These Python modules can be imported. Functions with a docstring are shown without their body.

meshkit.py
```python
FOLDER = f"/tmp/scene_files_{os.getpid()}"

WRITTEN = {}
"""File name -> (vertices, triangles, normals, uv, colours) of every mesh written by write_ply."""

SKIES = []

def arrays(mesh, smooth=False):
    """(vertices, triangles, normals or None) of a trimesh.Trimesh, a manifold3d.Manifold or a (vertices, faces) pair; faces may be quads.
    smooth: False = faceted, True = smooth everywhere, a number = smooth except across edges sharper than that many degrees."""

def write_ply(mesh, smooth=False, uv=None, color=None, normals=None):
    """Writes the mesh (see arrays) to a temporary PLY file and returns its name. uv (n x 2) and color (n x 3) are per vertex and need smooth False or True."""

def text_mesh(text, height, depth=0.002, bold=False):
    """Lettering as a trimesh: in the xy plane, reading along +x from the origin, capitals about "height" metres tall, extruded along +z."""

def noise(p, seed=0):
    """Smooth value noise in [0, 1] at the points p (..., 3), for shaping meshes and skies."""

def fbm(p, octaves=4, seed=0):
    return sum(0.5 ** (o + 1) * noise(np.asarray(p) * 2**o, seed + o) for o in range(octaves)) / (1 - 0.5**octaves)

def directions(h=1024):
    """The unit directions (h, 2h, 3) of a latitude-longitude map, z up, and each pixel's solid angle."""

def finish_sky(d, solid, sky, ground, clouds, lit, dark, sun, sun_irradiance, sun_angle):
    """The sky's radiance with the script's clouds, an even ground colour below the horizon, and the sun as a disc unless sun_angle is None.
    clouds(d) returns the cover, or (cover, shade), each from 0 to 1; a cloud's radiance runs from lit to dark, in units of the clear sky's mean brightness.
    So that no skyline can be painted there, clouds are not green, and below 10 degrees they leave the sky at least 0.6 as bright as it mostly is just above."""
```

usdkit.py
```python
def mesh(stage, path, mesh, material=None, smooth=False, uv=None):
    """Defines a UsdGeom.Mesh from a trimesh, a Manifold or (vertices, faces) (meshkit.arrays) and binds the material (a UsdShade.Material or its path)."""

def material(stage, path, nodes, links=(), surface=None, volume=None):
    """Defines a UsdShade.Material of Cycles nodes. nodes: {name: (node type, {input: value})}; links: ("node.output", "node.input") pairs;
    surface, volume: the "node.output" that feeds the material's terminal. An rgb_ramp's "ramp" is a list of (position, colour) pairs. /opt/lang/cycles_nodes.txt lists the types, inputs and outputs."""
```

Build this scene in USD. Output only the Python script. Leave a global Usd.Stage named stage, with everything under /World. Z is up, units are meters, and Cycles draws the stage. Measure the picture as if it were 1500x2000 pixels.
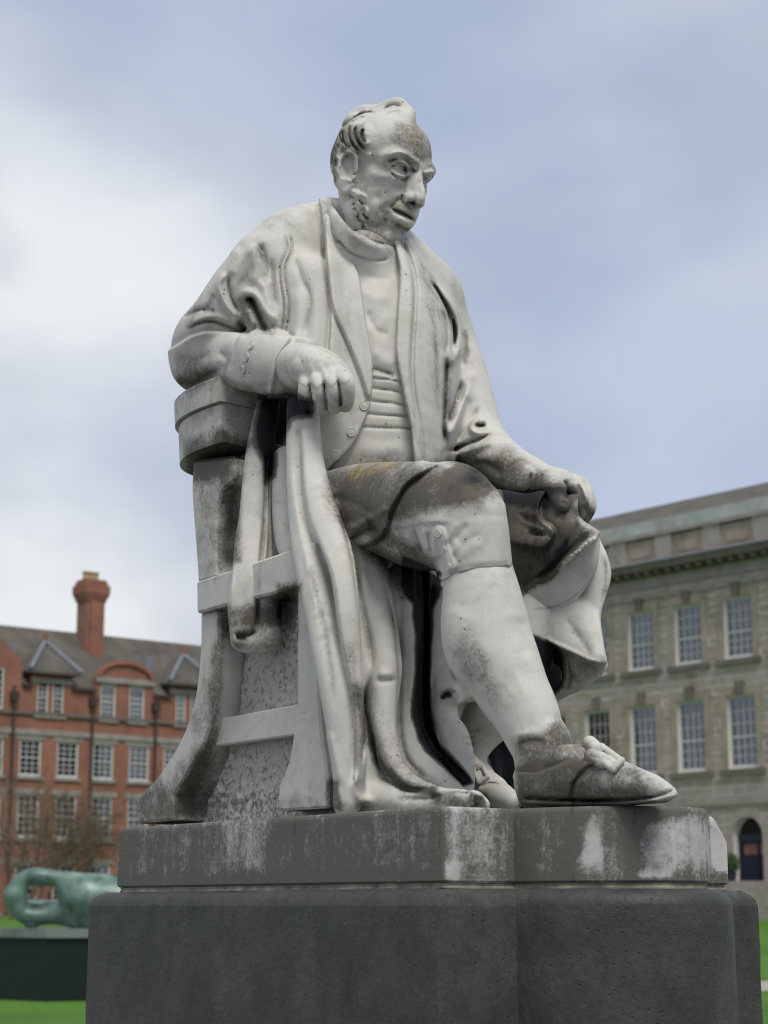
import math, random
import numpy as np, trimesh, usdkit, meshkit
from scipy.interpolate import CubicSpline, PchipInterpolator
from scipy.ndimage import map_coordinates, gaussian_filter
from shapely.geometry import Polygon, LineString, box as sbox
from pxr import Usd, UsdGeom, UsdLux, UsdShade, Gf, Sdf, Vt
stage=Usd.Stage.CreateInMemory(); UsdGeom.SetStageUpAxis(stage,'Z'); UsdGeom.SetStageMetersPerUnit(stage,1.0)
world=UsdGeom.Xform.Define(stage,'/World'); stage.SetDefaultPrim(world.GetPrim()); UsdGeom.Scope.Define(stage,'/World/Looks')
# ------------------------------------------------------------------ camera, sky, sun, exposure
cam=UsdGeom.Camera.Define(stage,'/World/camera')
cam.CreateHorizontalApertureAttr(24.0); cam.CreateVerticalApertureAttr(32.0); cam.CreateFocalLengthAttr(24.0*3700/1500)
cam.AddTranslateOp().Set(Gf.Vec3d(0,0,1.6)); cam.AddRotateXOp().Set(90+11.75)
cam.CreateClippingRangeAttr(Gf.Vec2f(.1,5000)); cam.CreateFStopAttr(5.0); cam.CreateFocusDistanceAttr(4.85); cam.CreateExposureAttr(0.66)
SUN_EL,SUN_AZ=math.radians(57),math.radians(163)      # azimuth from +y towards +x: high, behind the camera
sun=UsdLux.DistantLight.Define(stage,'/World/sun'); sun.CreateIntensityAttr(0.40); sun.CreateAngleAttr(24.0); sun.CreateColorAttr(Gf.Vec3f(1.0,.95,.89)); sun.GetPrim().CreateAttribute('inputs:normalize',Sdf.ValueTypeNames.Bool).Set(True)
sun.AddRotateZOp().Set(-math.degrees(SUN_AZ)); sun.AddRotateXOp().Set(-(90-math.degrees(SUN_EL)))
sky_m=usdkit.material(stage,'/World/Looks/sky',{
 'sky':('sky_texture',{'sky_type':'single_scattering','sun_disc':False,'sun_elevation':SUN_EL,'sun_rotation':SUN_AZ,'aerosol_density':1.5}),
 'tc':('texture_coordinate',{}),
 'map':('mapping',{'mapping_type':'point','scale':(1.0,1.0,1.9),'location':(2.3,.7,.49)}),
 'n1':('noise_texture',{'scale':2.1,'detail':3.5,'roughness':.45,'distortion':.3}),
 'r1':('rgb_ramp',{'ramp':[(0,(.20,)*3),(.38,(.34,)*3),(.48,(.60,)*3),(.58,(.95,)*3),(1,(1,)*3)]}),
 'map2':('mapping',{'mapping_type':'point','scale':(1.0,1.0,1.6),'location':(.9,.4,.1)}),
 'n2':('noise_texture',{'scale':4.5,'detail':4,'roughness':.5}),
 'cl':('rgb_ramp',{'ramp':[(0,(3.6,3.9,4.5)),(.42,(4.7,5.0,5.6)),(.62,(7.0,7.2,7.4)),(1,(8.0,8.1,8.1))]}),
 'tint':('mix_color',{'blend_type':'mix','fac':.80,'b':(3.1,3.85,5.6)}),
 'mix':('mix_color',{'blend_type':'mix'}),
 'bg':('background_shader',{'strength':.076})},
 [('tc.generated','map.vector'),('map.vector','n1.vector'),('n1.fac','r1.fac'),('tc.generated','map2.vector'),('map2.vector','n2.vector'),('n2.fac','cl.fac'),
  ('sky.color','tint.a'),('tint.result','mix.a'),('cl.color','mix.b'),('r1.color','mix.fac'),('mix.result','bg.color')],surface='bg.background')
sky=UsdLux.DomeLight.Define(stage,'/World/sky'); UsdShade.MaterialBindingAPI.Apply(sky.GetPrim()).Bind(sky_m); sky.GetPrim().SetCustomDataByKey('kind','structure')
# ------------------------------------------------------------------ sculpting tools: signed distance grids, carved by strokes
FPX=3700.0; PITCH=math.radians(11.75); EYE=1.6
CT,ST=math.cos(PITCH),math.sin(PITCH)
AZ=math.radians(-36)
D1=np.array([math.sin(AZ),math.cos(AZ)]); D2=np.array([D1[1],-D1[0]])      # the plinth's axes: back, and across
ORI=np.array([0.126,4.2,1.815])                                            # its near top corner
E0=np.array([-ORI[:2]@D2,-ORI[:2]@D1,EYE-ORI[2]])
def to_world(p):
    p=np.asarray(p,float)
    return np.stack([ORI[0]+p[...,0]*D2[0]+p[...,1]*D1[0],ORI[1]+p[...,0]*D2[1]+p[...,1]*D1[1],ORI[2]+p[...,2]],-1)
def to_local(w):
    q=np.asarray(w,float)-ORI; return np.stack([q[...,0]*D2[0]+q[...,1]*D2[1],q[...,0]*D1[0]+q[...,1]*D1[1],q[...,2]],-1)
def ray(u,v):
    x=(u-750)/FPX; y=(1000-v)/FPX
    r=np.array([x,CT-y*ST,ST+y*CT])
    return np.array([r[:2]@D2,r[:2]@D1,r[2]])
def at(u,v,a):
    r=ray(u,v); return E0+r*((a-E0[0])/r[0])
def atb(u,v,b):
    r=ray(u,v); return E0+r*((b-E0[1])/r[1])
CAMR=np.array([D2[0],D1[0],0.0]); CAMU=np.array([-ST*D2[1],-ST*D1[1],CT]); CAMF=np.array([CT*D2[1],CT*D1[1],ST])
def proj(p):
    q=p-E0; dep=q@CAMF
    return 750+FPX*(q@CAMR)/dep,1000-FPX*(q@CAMU)/dep,dep
def curve(pts,n=None,closed=False):
    p=np.asarray(pts,float)
    if closed: p=np.vstack([p,p[:1]])
    t=np.concatenate([[0],np.cumsum(np.linalg.norm(np.diff(p[:,:2] if p.shape[1]>2 else p,axis=0),axis=1)**.7+1e-6)])
    if len(p)<3: m=PchipInterpolator(t,p)
    else: m=CubicSpline(t,p,bc_type='periodic' if closed else 'natural')
    n=n or max(8,5*(len(p)-1))
    return m(np.linspace(0,t[-1],n+1))
def smin(a,b,k):
    if k<=0: return np.minimum(a,b)
    h=np.clip(.5+.5*(b-a)/k,0,1); return b+(a-b)*h-k*h*(1-h)
def sstep(x): x=np.clip(x,0,1); return x*x*(3-2*x)
def poly_dist(P,x,y,closed=False):
    """distance, along (0..1) and signed side of points to a polyline"""
    P=np.asarray(P,float); Q=np.vstack([P,P[:1]]) if closed else P
    L=np.linalg.norm(np.diff(Q,axis=0),axis=1); cum=np.concatenate([[0],np.cumsum(L)])
    best=np.full(x.shape,1e9); al=np.zeros(x.shape); sg=np.zeros(x.shape); inside=np.zeros(x.shape,bool)
    for i in range(len(L)):
        ax,ay=Q[i]; dx,dy=Q[i+1]-Q[i]; l2=dx*dx+dy*dy+1e-12
        t=np.clip(((x-ax)*dx+(y-ay)*dy)/l2,0,1)
        ex,ey=x-ax-t*dx,y-ay-t*dy; e=ex*ex+ey*ey
        m=e<best; best=np.where(m,e,best); al=np.where(m,(cum[i]+t*L[i])/cum[-1],al)
        sg=np.where(m,dx*ey-dy*ex,sg)
        if closed:
            by=ay+dy; c=((ay>y)!=(by>y))&(x<dx*(y-ay)/(dy if abs(dy)>1e-9 else 1e-9)+ax); inside^=c
    best=np.sqrt(best)
    if closed: return np.where(inside,best,-best)
    return best,al,np.sign(sg)*best
class Field:
    def __init__(s,lo,hi,h,R=None,t=None):
        s.lo=np.asarray(lo,float); s.h=h; s.n=np.ceil((np.asarray(hi)-s.lo)/h).astype(int)+1
        s.ax=[(s.lo[i]+h*np.arange(s.n[i])).astype(np.float32) for i in range(3)]
        s.d=np.full(s.n,1.0,np.float32); s.R=np.eye(3) if R is None else R; s.t=np.zeros(3) if t is None else t
    def loc(s,p): return p@s.R.T+s.t
    def inv(s,p): return (np.asarray(p)-s.t)@s.R
    def sl(s,lo,hi):
        a=np.clip(np.floor((np.asarray(lo)-s.lo)/s.h).astype(int),0,s.n); b=np.clip(np.ceil((np.asarray(hi)-s.lo)/s.h).astype(int)+1,0,s.n)
        return tuple(slice(i,j) for i,j in zip(a,b))
    def xyz(s,sl): return s.ax[0][sl[0]][:,None,None],s.ax[1][sl[1]][None,:,None],s.ax[2][sl[2]][None,None,:]
    def put(s,fn,lo,hi,k=.02,op='u'):
        m=k+3*s.h; sl=s.sl(np.asarray(lo)-m,np.asarray(hi)+m)
        if any(x.stop<=x.start for x in sl): return s
        e=fn(*s.xyz(sl)).astype(np.float32); c=s.d[sl]
        s.d[sl]=smin(c,e,k) if op=='u' else -smin(-c,e,k)
        return s
    def tube(s,P,R,k=.02,op='u',flat=None,f=1.0,n=None,smooth=True):
        P=np.asarray(P,float); R=np.broadcast_to(np.asarray(R,float),(len(P),))
        if smooth and len(P)>1:
            q=curve(np.column_stack([P,R]),n or 10*(len(P)-1)); P,R=q[:,:3],np.maximum(q[:,3],.001)
        if len(P)==1: P=np.vstack([P,P+1e-5]); R=np.repeat(R,2)
        rm=R.max(); lo,hi=P.min(0)-rm,P.max(0)+rm; m=k+3*s.h; big=s.sl(lo-m,hi+m)
        if any(x.stop<=x.start for x in big): return s
        E=np.full([x.stop-x.start for x in big],1.0,np.float32)
        for i in range(len(P)-1):
            a,b=P[i],P[i+1]; r=max(R[i],R[i+1]); sl=s.sl(np.minimum(a,b)-r-m,np.maximum(a,b)+r+m)
            if any(x.stop<=x.start for x in sl): continue
            X,Y,Z=s.xyz(sl); d=(b-a).astype(np.float32); l2=float(d@d)+1e-12
            x,y,z=X-np.float32(a[0]),Y-np.float32(a[1]),Z-np.float32(a[2])
            t=np.clip((x*d[0]+y*d[1]+z*d[2])/np.float32(l2),0,1); rr=np.float32(R[i])+t*np.float32(R[i+1]-R[i])
            x,y,z=x-t*d[0],y-t*d[1],z-t*d[2]
            q=x*x+y*y+z*z
            if flat is None: e=np.sqrt(q)-rr
            else:
                fl=np.asarray(flat,np.float32); w=x*fl[0]+y*fl[1]+z*fl[2]
                k0=np.sqrt(q+(f*f-1)*w*w); k1=np.sqrt(q+(f**4-1)*w*w)+1e-9; e=(k0-rr)*k0/k1
            o=tuple(slice(p.start-g.start,p.stop-g.start) for p,g in zip(sl,big))
            E[o]=np.minimum(E[o],e)
        c=s.d[big]; s.d[big]=smin(c,E,k) if op=='u' else -smin(-c,E,k)
        return s
    def px(s,pts,k=.02,**kw):
        """tube through (u, v, across, radius in pixels)"""
        P=[];R=[]
        for u,v,a,r in pts:
            p=at(u,v,a); P.append(s.inv(p)); R.append(r*proj(p)[2]/FPX)
        return s.tube(P,R,k,**kw)
    def ell(s,c,r,k=.02,op='u',M=None):
        c,r=np.asarray(c,np.float32),np.asarray(r,np.float32); ext=np.repeat(r.max(),3) if M is not None else r
        def fn(X,Y,Z):
            x,y,z=X-c[0],Y-c[1],Z-c[2]
            if M is not None: x,y,z=(x*M[i,0]+y*M[i,1]+z*M[i,2] for i in range(3))
            k0=np.sqrt((x/r[0])**2+(y/r[1])**2+(z/r[2])**2); k1=np.sqrt((x/r[0]**2)**2+(y/r[1]**2)**2+(z/r[2]**2)**2)+1e-9
            return k0*(k0-1)/k1
        return s.put(fn,c-ext,c+ext,k,op)
    # relief drawn as strokes in view coordinates (only on the side that faces the strokes)
    def begin(s,band=.06):
        g=np.gradient(s.d,s.h); m=np.abs(s.d)<band; s.ix=np.flatnonzero(m)
        i=np.unravel_index(s.ix,s.d.shape); p=np.column_stack([s.ax[k][i[k]] for k in range(3)]).astype(float)
        n=np.column_stack([x.ravel()[s.ix] for x in g]); n/=np.linalg.norm(n,axis=1,keepdims=True)+1e-6
        p=s.loc(p); n=n@s.R.T; w=E0-p; w/=np.linalg.norm(w,axis=1,keepdims=True)
        face=(n*w).sum(1); s.u,s.v,s.dep=proj(p); s.face=sstep((face+.12)/.3).astype(np.float32)
        keep=s.face>0; s.ix=s.ix[keep]; s.u,s.v,s.dep,s.face=s.u[keep],s.v[keep],s.dep[keep],s.face[keep]; s.p=p[keep]
        s.dd=s.d.ravel()[s.ix]; return s
    def end(s):
        s.d.ravel()[s.ix]=s.dd; return s
    def _sel(s,P,m):
        lo,hi=P.min(0)-m,P.max(0)+m
        return np.flatnonzero((s.u>lo[0])&(s.u<hi[0])&(s.v>lo[1])&(s.v<hi[1]))
    def stroke(s,pts,amp,w,taper=.25,sharp=False,raw=False):
        P=np.asarray(pts,float) if raw else curve(pts); i=s._sel(P,3.2*w)
        d,al,_=poly_dist(P,s.u[i],s.v[i]); f=np.exp(-d/w) if sharp else np.exp(-(d/w)**2) if amp>0 else 1.25*np.exp(-(d/(.85*w))**1.35)
        if taper>0: f=f*sstep(al/taper)*sstep((1-al)/taper)
        s.dd[i]-=amp*f*s.face[i]
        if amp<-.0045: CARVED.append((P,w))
        return s
    def step(s,pts,amp,w,edge=2.0,taper=.0,groove=0.0):
        """the cloth on the right of the stroke, seen along it, lies on top"""
        P=curve(pts); i=s._sel(P,3.2*w); d,al,sd=poly_dist(P,s.u[i],s.v[i])
        f=sstep((sd+edge)/(2*edge))*np.exp(-(np.maximum(sd,0)/w)**2)
        if taper>0: f=f*sstep(al/taper)*sstep((1-al)/taper)
        if groove: f=f-groove*np.exp(-((sd+edge*1.5)/(edge*1.8))**2)
        s.dd[i]-=amp*f*s.face[i]; return s
    def panel(s,pts,amp,edge=2.0,raw=False,groove=0.0):
        P=np.asarray(pts,float) if raw else curve(pts,closed=True)[:-1]; i=s._sel(P,4*edge)
        sd=poly_dist(P,s.u[i],s.v[i],True); f=sstep((sd+edge)/(2*edge))
        if groove: f=f-groove*np.exp(-((sd+edge*1.5)/(edge*1.8))**2)
        s.dd[i]-=amp*f*s.face[i]; return s
    def trim(s,pts,k=6.0,raw=False):
        """cut away what stands outside an outline"""
        P=np.asarray(pts,float) if raw else curve(pts,closed=True)[:-1]
        sl=tuple(slice(0,n) for n in s.n); m=s.d<.08; ix=np.flatnonzero(m); i=np.unravel_index(ix,s.d.shape)
        p=s.loc(np.column_stack([s.ax[q][i[q]] for q in range(3)]).astype(float)); u,v,dep=proj(p)
        sd=poly_dist(P,u,v,True)*dep/FPX; s.d.ravel()[ix]=-smin(-s.d.ravel()[ix],sd,k*.00135); return s
    def soft(s,sig):
        s.d=gaussian_filter(np.minimum(s.d,.12),sig,mode='nearest'); return s
    def rough(s,amp,scale,seed=0.0):
        m=np.abs(s.d)<.05; ix=np.flatnonzero(m); i=np.unravel_index(ix,s.d.shape)
        p=s.loc(np.column_stack([s.ax[q][i[q]] for q in range(3)]).astype(float)); s.d.ravel()[ix]+=amp*lumps(p*scale+seed); return s
    def mesh(s):
        v,f=nets(s.d); q=v.copy()
        for _ in range(2):
            g=np.stack([map_coordinates(s.d,(v+np.eye(3)[k]*.5).T,order=1,mode='nearest')-map_coordinates(s.d,(v-np.eye(3)[k]*.5).T,order=1,mode='nearest') for k in range(3)],1)
            e=map_coordinates(s.d,v.T,order=1,mode='nearest'); st=g*(e/np.maximum((g**2).sum(1),1e-12))[:,None]
            L=np.linalg.norm(st,axis=1,keepdims=True); v=v-st*np.minimum(1,.4/np.maximum(L,1e-9))
        return s.loc(s.lo+v*s.h),f
CARVED=[]
_rs=np.random.RandomState(7); _TAB=gaussian_filter(_rs.rand(32,32,32),0.8,mode='wrap'); _TAB=(_TAB-_TAB.mean())/_TAB.std()*.5
def lumps(p):
    return map_coordinates(_TAB,np.asarray(p).T%32,order=1,mode='grid-wrap')
def nets(d):
    """the zero surface of a grid: one vertex per mixed cell"""
    s=d<0; c=np.zeros([n-1 for n in d.shape],np.uint8)
    for i in (0,1):
        for j in (0,1):
            for k in (0,1): c+=s[i:s.shape[0]-1+i,j:s.shape[1]-1+j,k:s.shape[2]-1+k]
    act=np.flatnonzero((c>0)&(c<8)); I=np.stack(np.unravel_index(act,c.shape),1); ids=np.full(c.size,-1,np.int64); ids[act]=np.arange(len(act)); ids=ids.reshape(c.shape)
    acc=np.zeros((len(act),3)); cnt=np.zeros(len(act))
    corn=np.array([[i,j,k] for i in (0,1) for j in (0,1) for k in (0,1)])
    val={tuple(q):d[I[:,0]+q[0],I[:,1]+q[1],I[:,2]+q[2]].astype(float) for q in corn}
    for q in corn:
        for ax in range(3):
            if q[ax]==0:
                r=q.copy(); r[ax]=1; a,b=val[tuple(q)],val[tuple(r)]; m=(a<0)!=(b<0)
                t=np.where(m,a/np.where(m,a-b,1),0); pt=q+0.0*acc; pt=pt.copy(); pt[:,ax]=t
                acc+=pt*m[:,None]; cnt+=m
    V=I+acc/np.maximum(cnt,1)[:,None]; F=[]
    for ax in range(3):
        o=[a for a in range(3) if a!=ax]; lo=[slice(None)]*3; hi=[slice(None)]*3; lo[ax]=slice(0,-1); hi[ax]=slice(1,None)
        a,b=s[tuple(lo)],s[tuple(hi)]; x=a!=b; E=np.stack(np.nonzero(x),1)
        E=E[(E[:,o[0]]>0)&(E[:,o[1]]>0)&(E[:,o[0]]<d.shape[o[0]]-1)&(E[:,o[1]]<d.shape[o[1]]-1)]
        sgn=a[E[:,0],E[:,1],E[:,2]]; u=np.eye(3,dtype=int)[o[0]]; w=np.eye(3,dtype=int)[o[1]]
        g=lambda q: ids[q[:,0],q[:,1],q[:,2]]
        q=np.stack([g(E-u-w),g(E-w),g(E),g(E-u)],1)
        flip=sgn if ax!=1 else ~sgn
        q=np.where(flip[:,None],q,q[:,::-1]); F+=[q[:,[0,1,2]],q[:,[0,2,3]]]
    return V,np.vstack(F)
# ------------------------------------------------------------------ the marble figure
PART={}
def cyl(c,ax,r,h,rd):
    c=np.asarray(c,np.float32); ax=np.asarray(ax,float)/np.linalg.norm(ax)
    def fn(X,Y,Z):
        x,y,z=X-c[0],Y-c[1],Z-c[2]; w=x*ax[0]+y*ax[1]+z*ax[2]; q=np.sqrt(np.maximum(x*x+y*y+z*z-w*w,0))-r+rd; p=np.abs(w)-h+rd
        return np.sqrt(np.maximum(q,0)**2+np.maximum(p,0)**2)+np.minimum(np.maximum(q,p),0)-rd
    m=max(r,h)
    return fn,c-m,c+m
NECK_AX=np.array([.12,-.60,.79]); NECK_AX/=np.linalg.norm(NECK_AX)
# ---- head, sculpted in its own frame (x to his right, y forward, z up, life size times HS)
HS=1.60
def head_frame():
    yaw,pit,rol=math.radians(50),math.radians(21),math.radians(0)
    f=np.array([math.sin(yaw),-math.cos(yaw),0]); l=np.array([math.cos(yaw),math.sin(yaw),0]); up=np.array([0,0,1.])
    f2=f*math.cos(pit)-up*math.sin(pit); u2=up*math.cos(pit)+f*math.sin(pit)
    M=np.stack([-l,f2,u2],1)                                   # columns, world
    B=np.array([[D2[0],D2[1],0],[D1[0],D1[1],0],[0,0,1]])     # world to statue axes
    return B@M
HR=head_frame()
HT=at(787,331,.40)-HR@(np.array([.030,.083,.004])*HS)        # the near eye fixes the head
def head():
    H=Field(np.array([-.11,-.14,-.20])*HS,np.array([.11,.16,.17])*HS,.0022,HR,HT); k=HS*.001
    def E(c,r,kk=12,op='u',M=None): H.ell(np.array(c)*k,np.array(r)*k,kk*k,op,M)
    def T(P,kk=6,op='u',**kw):
        P=np.array(P,float)*k; H.tube(P[:,:3],P[:,3],kk*k,op,**kw)
    E((0,-10,30),(75,89,76)); E((0,30,36),(66,56,58),20)               # skull, forehead
    E((0,26,-30),(60,60,70),20)
    for s in (-1,1):
        T([(s*60,-8,-46,17),(s*56,4,-74,16),(s*37,42,-106,15),(s*10,70,-117,14)],22)     # jaw
        E((s*45,54,-22),(20,20,18),18)                                  # cheek
        E((s*38,56,-60),(20,22,34),18)
    E((0,73,-117),(26,20,20),14); E((0,79,-114),(14,13,13),8)
    E((0,76,-62),(34,24,30),16)
    T([(0,25,-95,36),(0,10,-75,44)],20)
    H.px([(712,400,.46,46),(708,425,.44,54),(702,455,.42,62)],.03)          # neck
    # brow, sockets
    for s in (-1,1):
        E((s*33,95,1),(23,20,16),8,'s')
        T([(s*60,60,14,8),(s*50,75,23,8),(s*28,84,26,8),(s*10,89,17,6.5)],14); T([(s*52,76,16,2.5),(s*40,87,21,3),(s*24,93,19,3.2),(s*13,95,12,3)],3)
        E((s*32,70,3),(15.5,15.5,15.5),2)
        T([(s*51,66,1,3.5),(s*42,83,10,4.0),(s*31,89,11.5,4.4),(s*21,86,8.5,3.8),(s*14,77,0,3)],2.5)
        T([(s*52,64,6,3),(s*43,80,15,3),(s*31,86,17.5,3),(s*20,84,14,2.5)],3)
        T([(s*51,66,1,3),(s*41,80,-7,3.2),(s*31,84,-9,3.2),(s*21,82,-6,3),(s*14,77,-1,3)],2.5)
        T([(s*48,73,-14,5),(s*34,81,-19,5.5),(s*20,81,-15,4)],7)          # bag
        E((s*32,88,3.0),(6.5,6,6),1.5,'s'); E((s*32.5,85,5.5),(2.0,3,2.0),1)
        
    T([(0,88,18,8),(0,95,4,6.5),(0,104.5,-14,6.5),(0,113,-29,8),(0,114.5,-37,9)],5)       # nose
    for s in (-1,1):
        E((s*14.5,99,-41),(9,12.5,9.5),5); T([(s*9,88,0,5),(s*11,94,-30,7.5)],6); T([(s*4.5,91,2,6),(s*5.5,98,-14,6.5),(s*6.5,104,-32,7.5)],5)
        E((s*9,104,-49),(6,9,6.5),2,'s')
        T([(s*21,96,-33,1.2),(s*26,91,-42,1.5),(s*23,89,-49,1.2)],3,'s')
        T([(s*25,95,-44,1.5),(s*36,82,-58,2.5),(s*41,72,-74,1.5)],9,'s')
    T([(0,103,-53,2.5),(0,102,-60,2.5)],5,'s')
    T([(-31,80,-71,3),(-16,95,-65,5.5),(-4,99.5,-63.5,6),(0,98.5,-64,5),(4,99.5,-63.5,6),(16,95,-65,5.5),(31,80,-71,3)],4)
    T([(-27,82,-76,4),(-14,94,-80,7.5),(0,97,-81,8.5),(14,94,-80,7.5),(27,82,-76,4)],4)
    T([(-27,88,-71.4,1.6),(-14,98,-71.8,2.6),(0,102,-71.8,3),(14,98,-71.8,2.6),(27,88,-71.4,1.6)],3,'s')
    T([(-18,89,-94,4),(0,92,-95,5),(18,89,-94,4)],8,'s')
    # ears
    for s in (-1,1):
        dy,dz=10,-21
        n=np.array([s*.88,.45,0.0]); n/=np.linalg.norm(n)
        def EAR(P,*A,**K): T([(s*(x+3),y+dy,z+dz,r) for x,y,z,r in P],*A,**K)
        EAR([(77,-14,18,18),(79,-14,-4,18),(75,-6,-26,12)],2,flat=n,f=2.6)
        EAR([(71,6,2,4.5),(77,3,20,4.8),(83,-12,32,5.2),(87,-29,25,5.2),(88,-33,6,5),(83,-25,-14,4.8),(76,-12,-31,6.2),(71,-2,-35,7),(69,5,-24,5)],1.6)
        EAR([(85,-6,-10,8),(87,-10,4,8),(87,-12,16,6)],2,'s')
        EAR([(81,-19,-8,3.5),(84,-22,8,3.5),(82,-14,20,3)],1.5)
        EAR([(73,5,-10,4),(74,3,-17,4)],3)
    # hair: combed over the crown, close locks over and behind the ears, side whiskers
    H.px([(730,222,0.420,15),(745,214,0.425,13),(762,207,0.430,12),(776,204,0.435,12),(788,209,0.440,11),(800,222,0.450,12)],.022)
    H.px([(735,235,.41,18),(765,228,.42,20),(790,234,.43,18)],.02)
    H.px([(752,213,0.425,8),(768,203,0.430,9),(782,203,0.435,9)],.012)
    H.px([(690,228,0.390,12),(703,218,0.400,12),(718,216,0.410,11),(730,220,0.415,9)],.018); H.px([(678,244,0.380,10),(692,234,0.380,11)],.02)
    for s in (-1,1):
        E((s*64,-16,44),(14,42,22),10); E((s*64,20,36),(12,20,20),8); E((s*48,-48,8),(18,26,44),14)
    E((0,-66,10),(44,22,38),16)
    rs=np.random.RandomState(3)
    for s in (-1,1):
        for j in range(12):
            y=28-j*1.4+rs.rand()*8; z=-50-j*5.0; cx=68-j*1.7
            T([(s*(cx-2),y-6,z,2.5),(s*(cx+4),y+2,z-5,4.5),(s*(cx+3),y+10,z-10,4.5),(s*(cx-2),y+15,z-9,3)],3)
            T([(s*(cx-3),y-14,z-1,3),(s*(cx+1),y-9,z-8,4.5),(s*(cx-1),y-1,z-14,3.5)],3)
    H.soft(.7); H.rough(.0011,55); H.rough(.0007,120)
    H.begin(.035)
    R=lambda q,a=.007,w=4.5: H.stroke(q,a,w,taper=.2)
    C=lambda q,a=-.010,w=3.0: H.stroke(q,a,w,taper=.2)
    for q in ([(662,262),(668,280),(680,292)],[(678,246),(679,268),(688,288),(702,300)],[(690,241),(686,258),(694,280),(710,297),(724,301)],[(704,246),(700,264),(709,278),(722,290)],[(650,290),(656,320),(658,350)],[(655,270),(654,296),(660,316)],[(716,256),(714,272),(722,284)]): R(q)
    for q in ([(670,252),(672,276),(684,292)],[(684,242),(682,264),(691,284),(706,299)],[(697,243),(693,260),(702,280),(716,294)],[(652,280),(657,305),(656,332)],[(648,312),(653,340),(656,362)],[(710,250),(707,266),(715,280)],[(662,250),(664,268),(672,284)]): C(q)
    R([(704,303),(716,304),(728,302)],.004,5)
    H.stroke([(684,236),(704,226),(722,222)],-.002,5); R([(690,230),(706,219),(722,217)],.006,5); H.stroke([(740,220),(760,213),(780,212)],-.003,4); H.stroke([(772,209),(778,207),(782,209)],-.003,3)
    for q in ([(684,372),(696,380),(690,396)],[(690,392),(703,402),(697,416)],[(694,414),(708,424),(703,438)],[(702,434),(717,446),(712,456)],[(702,376),(712,386),(708,398)],[(706,400),(716,412),(713,424)]): R(q,.0065,4)
    for q in ([(682,382),(694,390),(688,404)],[(688,406),(700,414),(696,428)],[(698,428),(710,438),(706,448)],[(700,390),(710,400)],[(708,416),(720,430)]): C(q,-.0065,2.8)
    H.panel([(673,312),(682,303),(691,309),(693,326),(690,343),(684,350),(677,340),(671,326)],-.012,4.5)
    H.stroke([(664,330),(663,314),(670,301),(680,297),(691,301)],.004,4,taper=.1); H.stroke([(669,330),(669,316),(675,306),(684,303)],-.006,2.4); H.stroke([(688,352),(692,345),(690,338)],.005,3)
    for x in range(6): R([(655+2*x,262-x*5),(649+1.5*x,290),(652+1.4*x,320)],.004,3); C([(653+2*x,266-x*5),(647+1.5*x,295),(650+1.4*x,330)],-.006,2.4)
    for q in ([(690,232),(704,222),(722,219),(735,222)],[(684,240),(698,231),(714,228)]): C(q,-.005,2.6)
    C([(744,216),(758,208),(772,204),(786,208)],-.0045,3); C([(750,226),(766,219),(782,218)],-.004,3)
    # furrows of brow and cheek
    H.panel([(795,312),(806,316),(818,326),(815,339),(806,338),(800,326)],-.005,5); H.panel([(757,312),(766,306),(782,305),(797,312),(800,320),(790,313),(776,311),(764,318)],-.004,4)
    H.stroke([(756,307),(766,300),(778,296),(792,300),(806,309),(820,321)],.006,3.6,taper=.15); H.stroke([(748,306),(760,298),(776,291)],.003,6)
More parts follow.
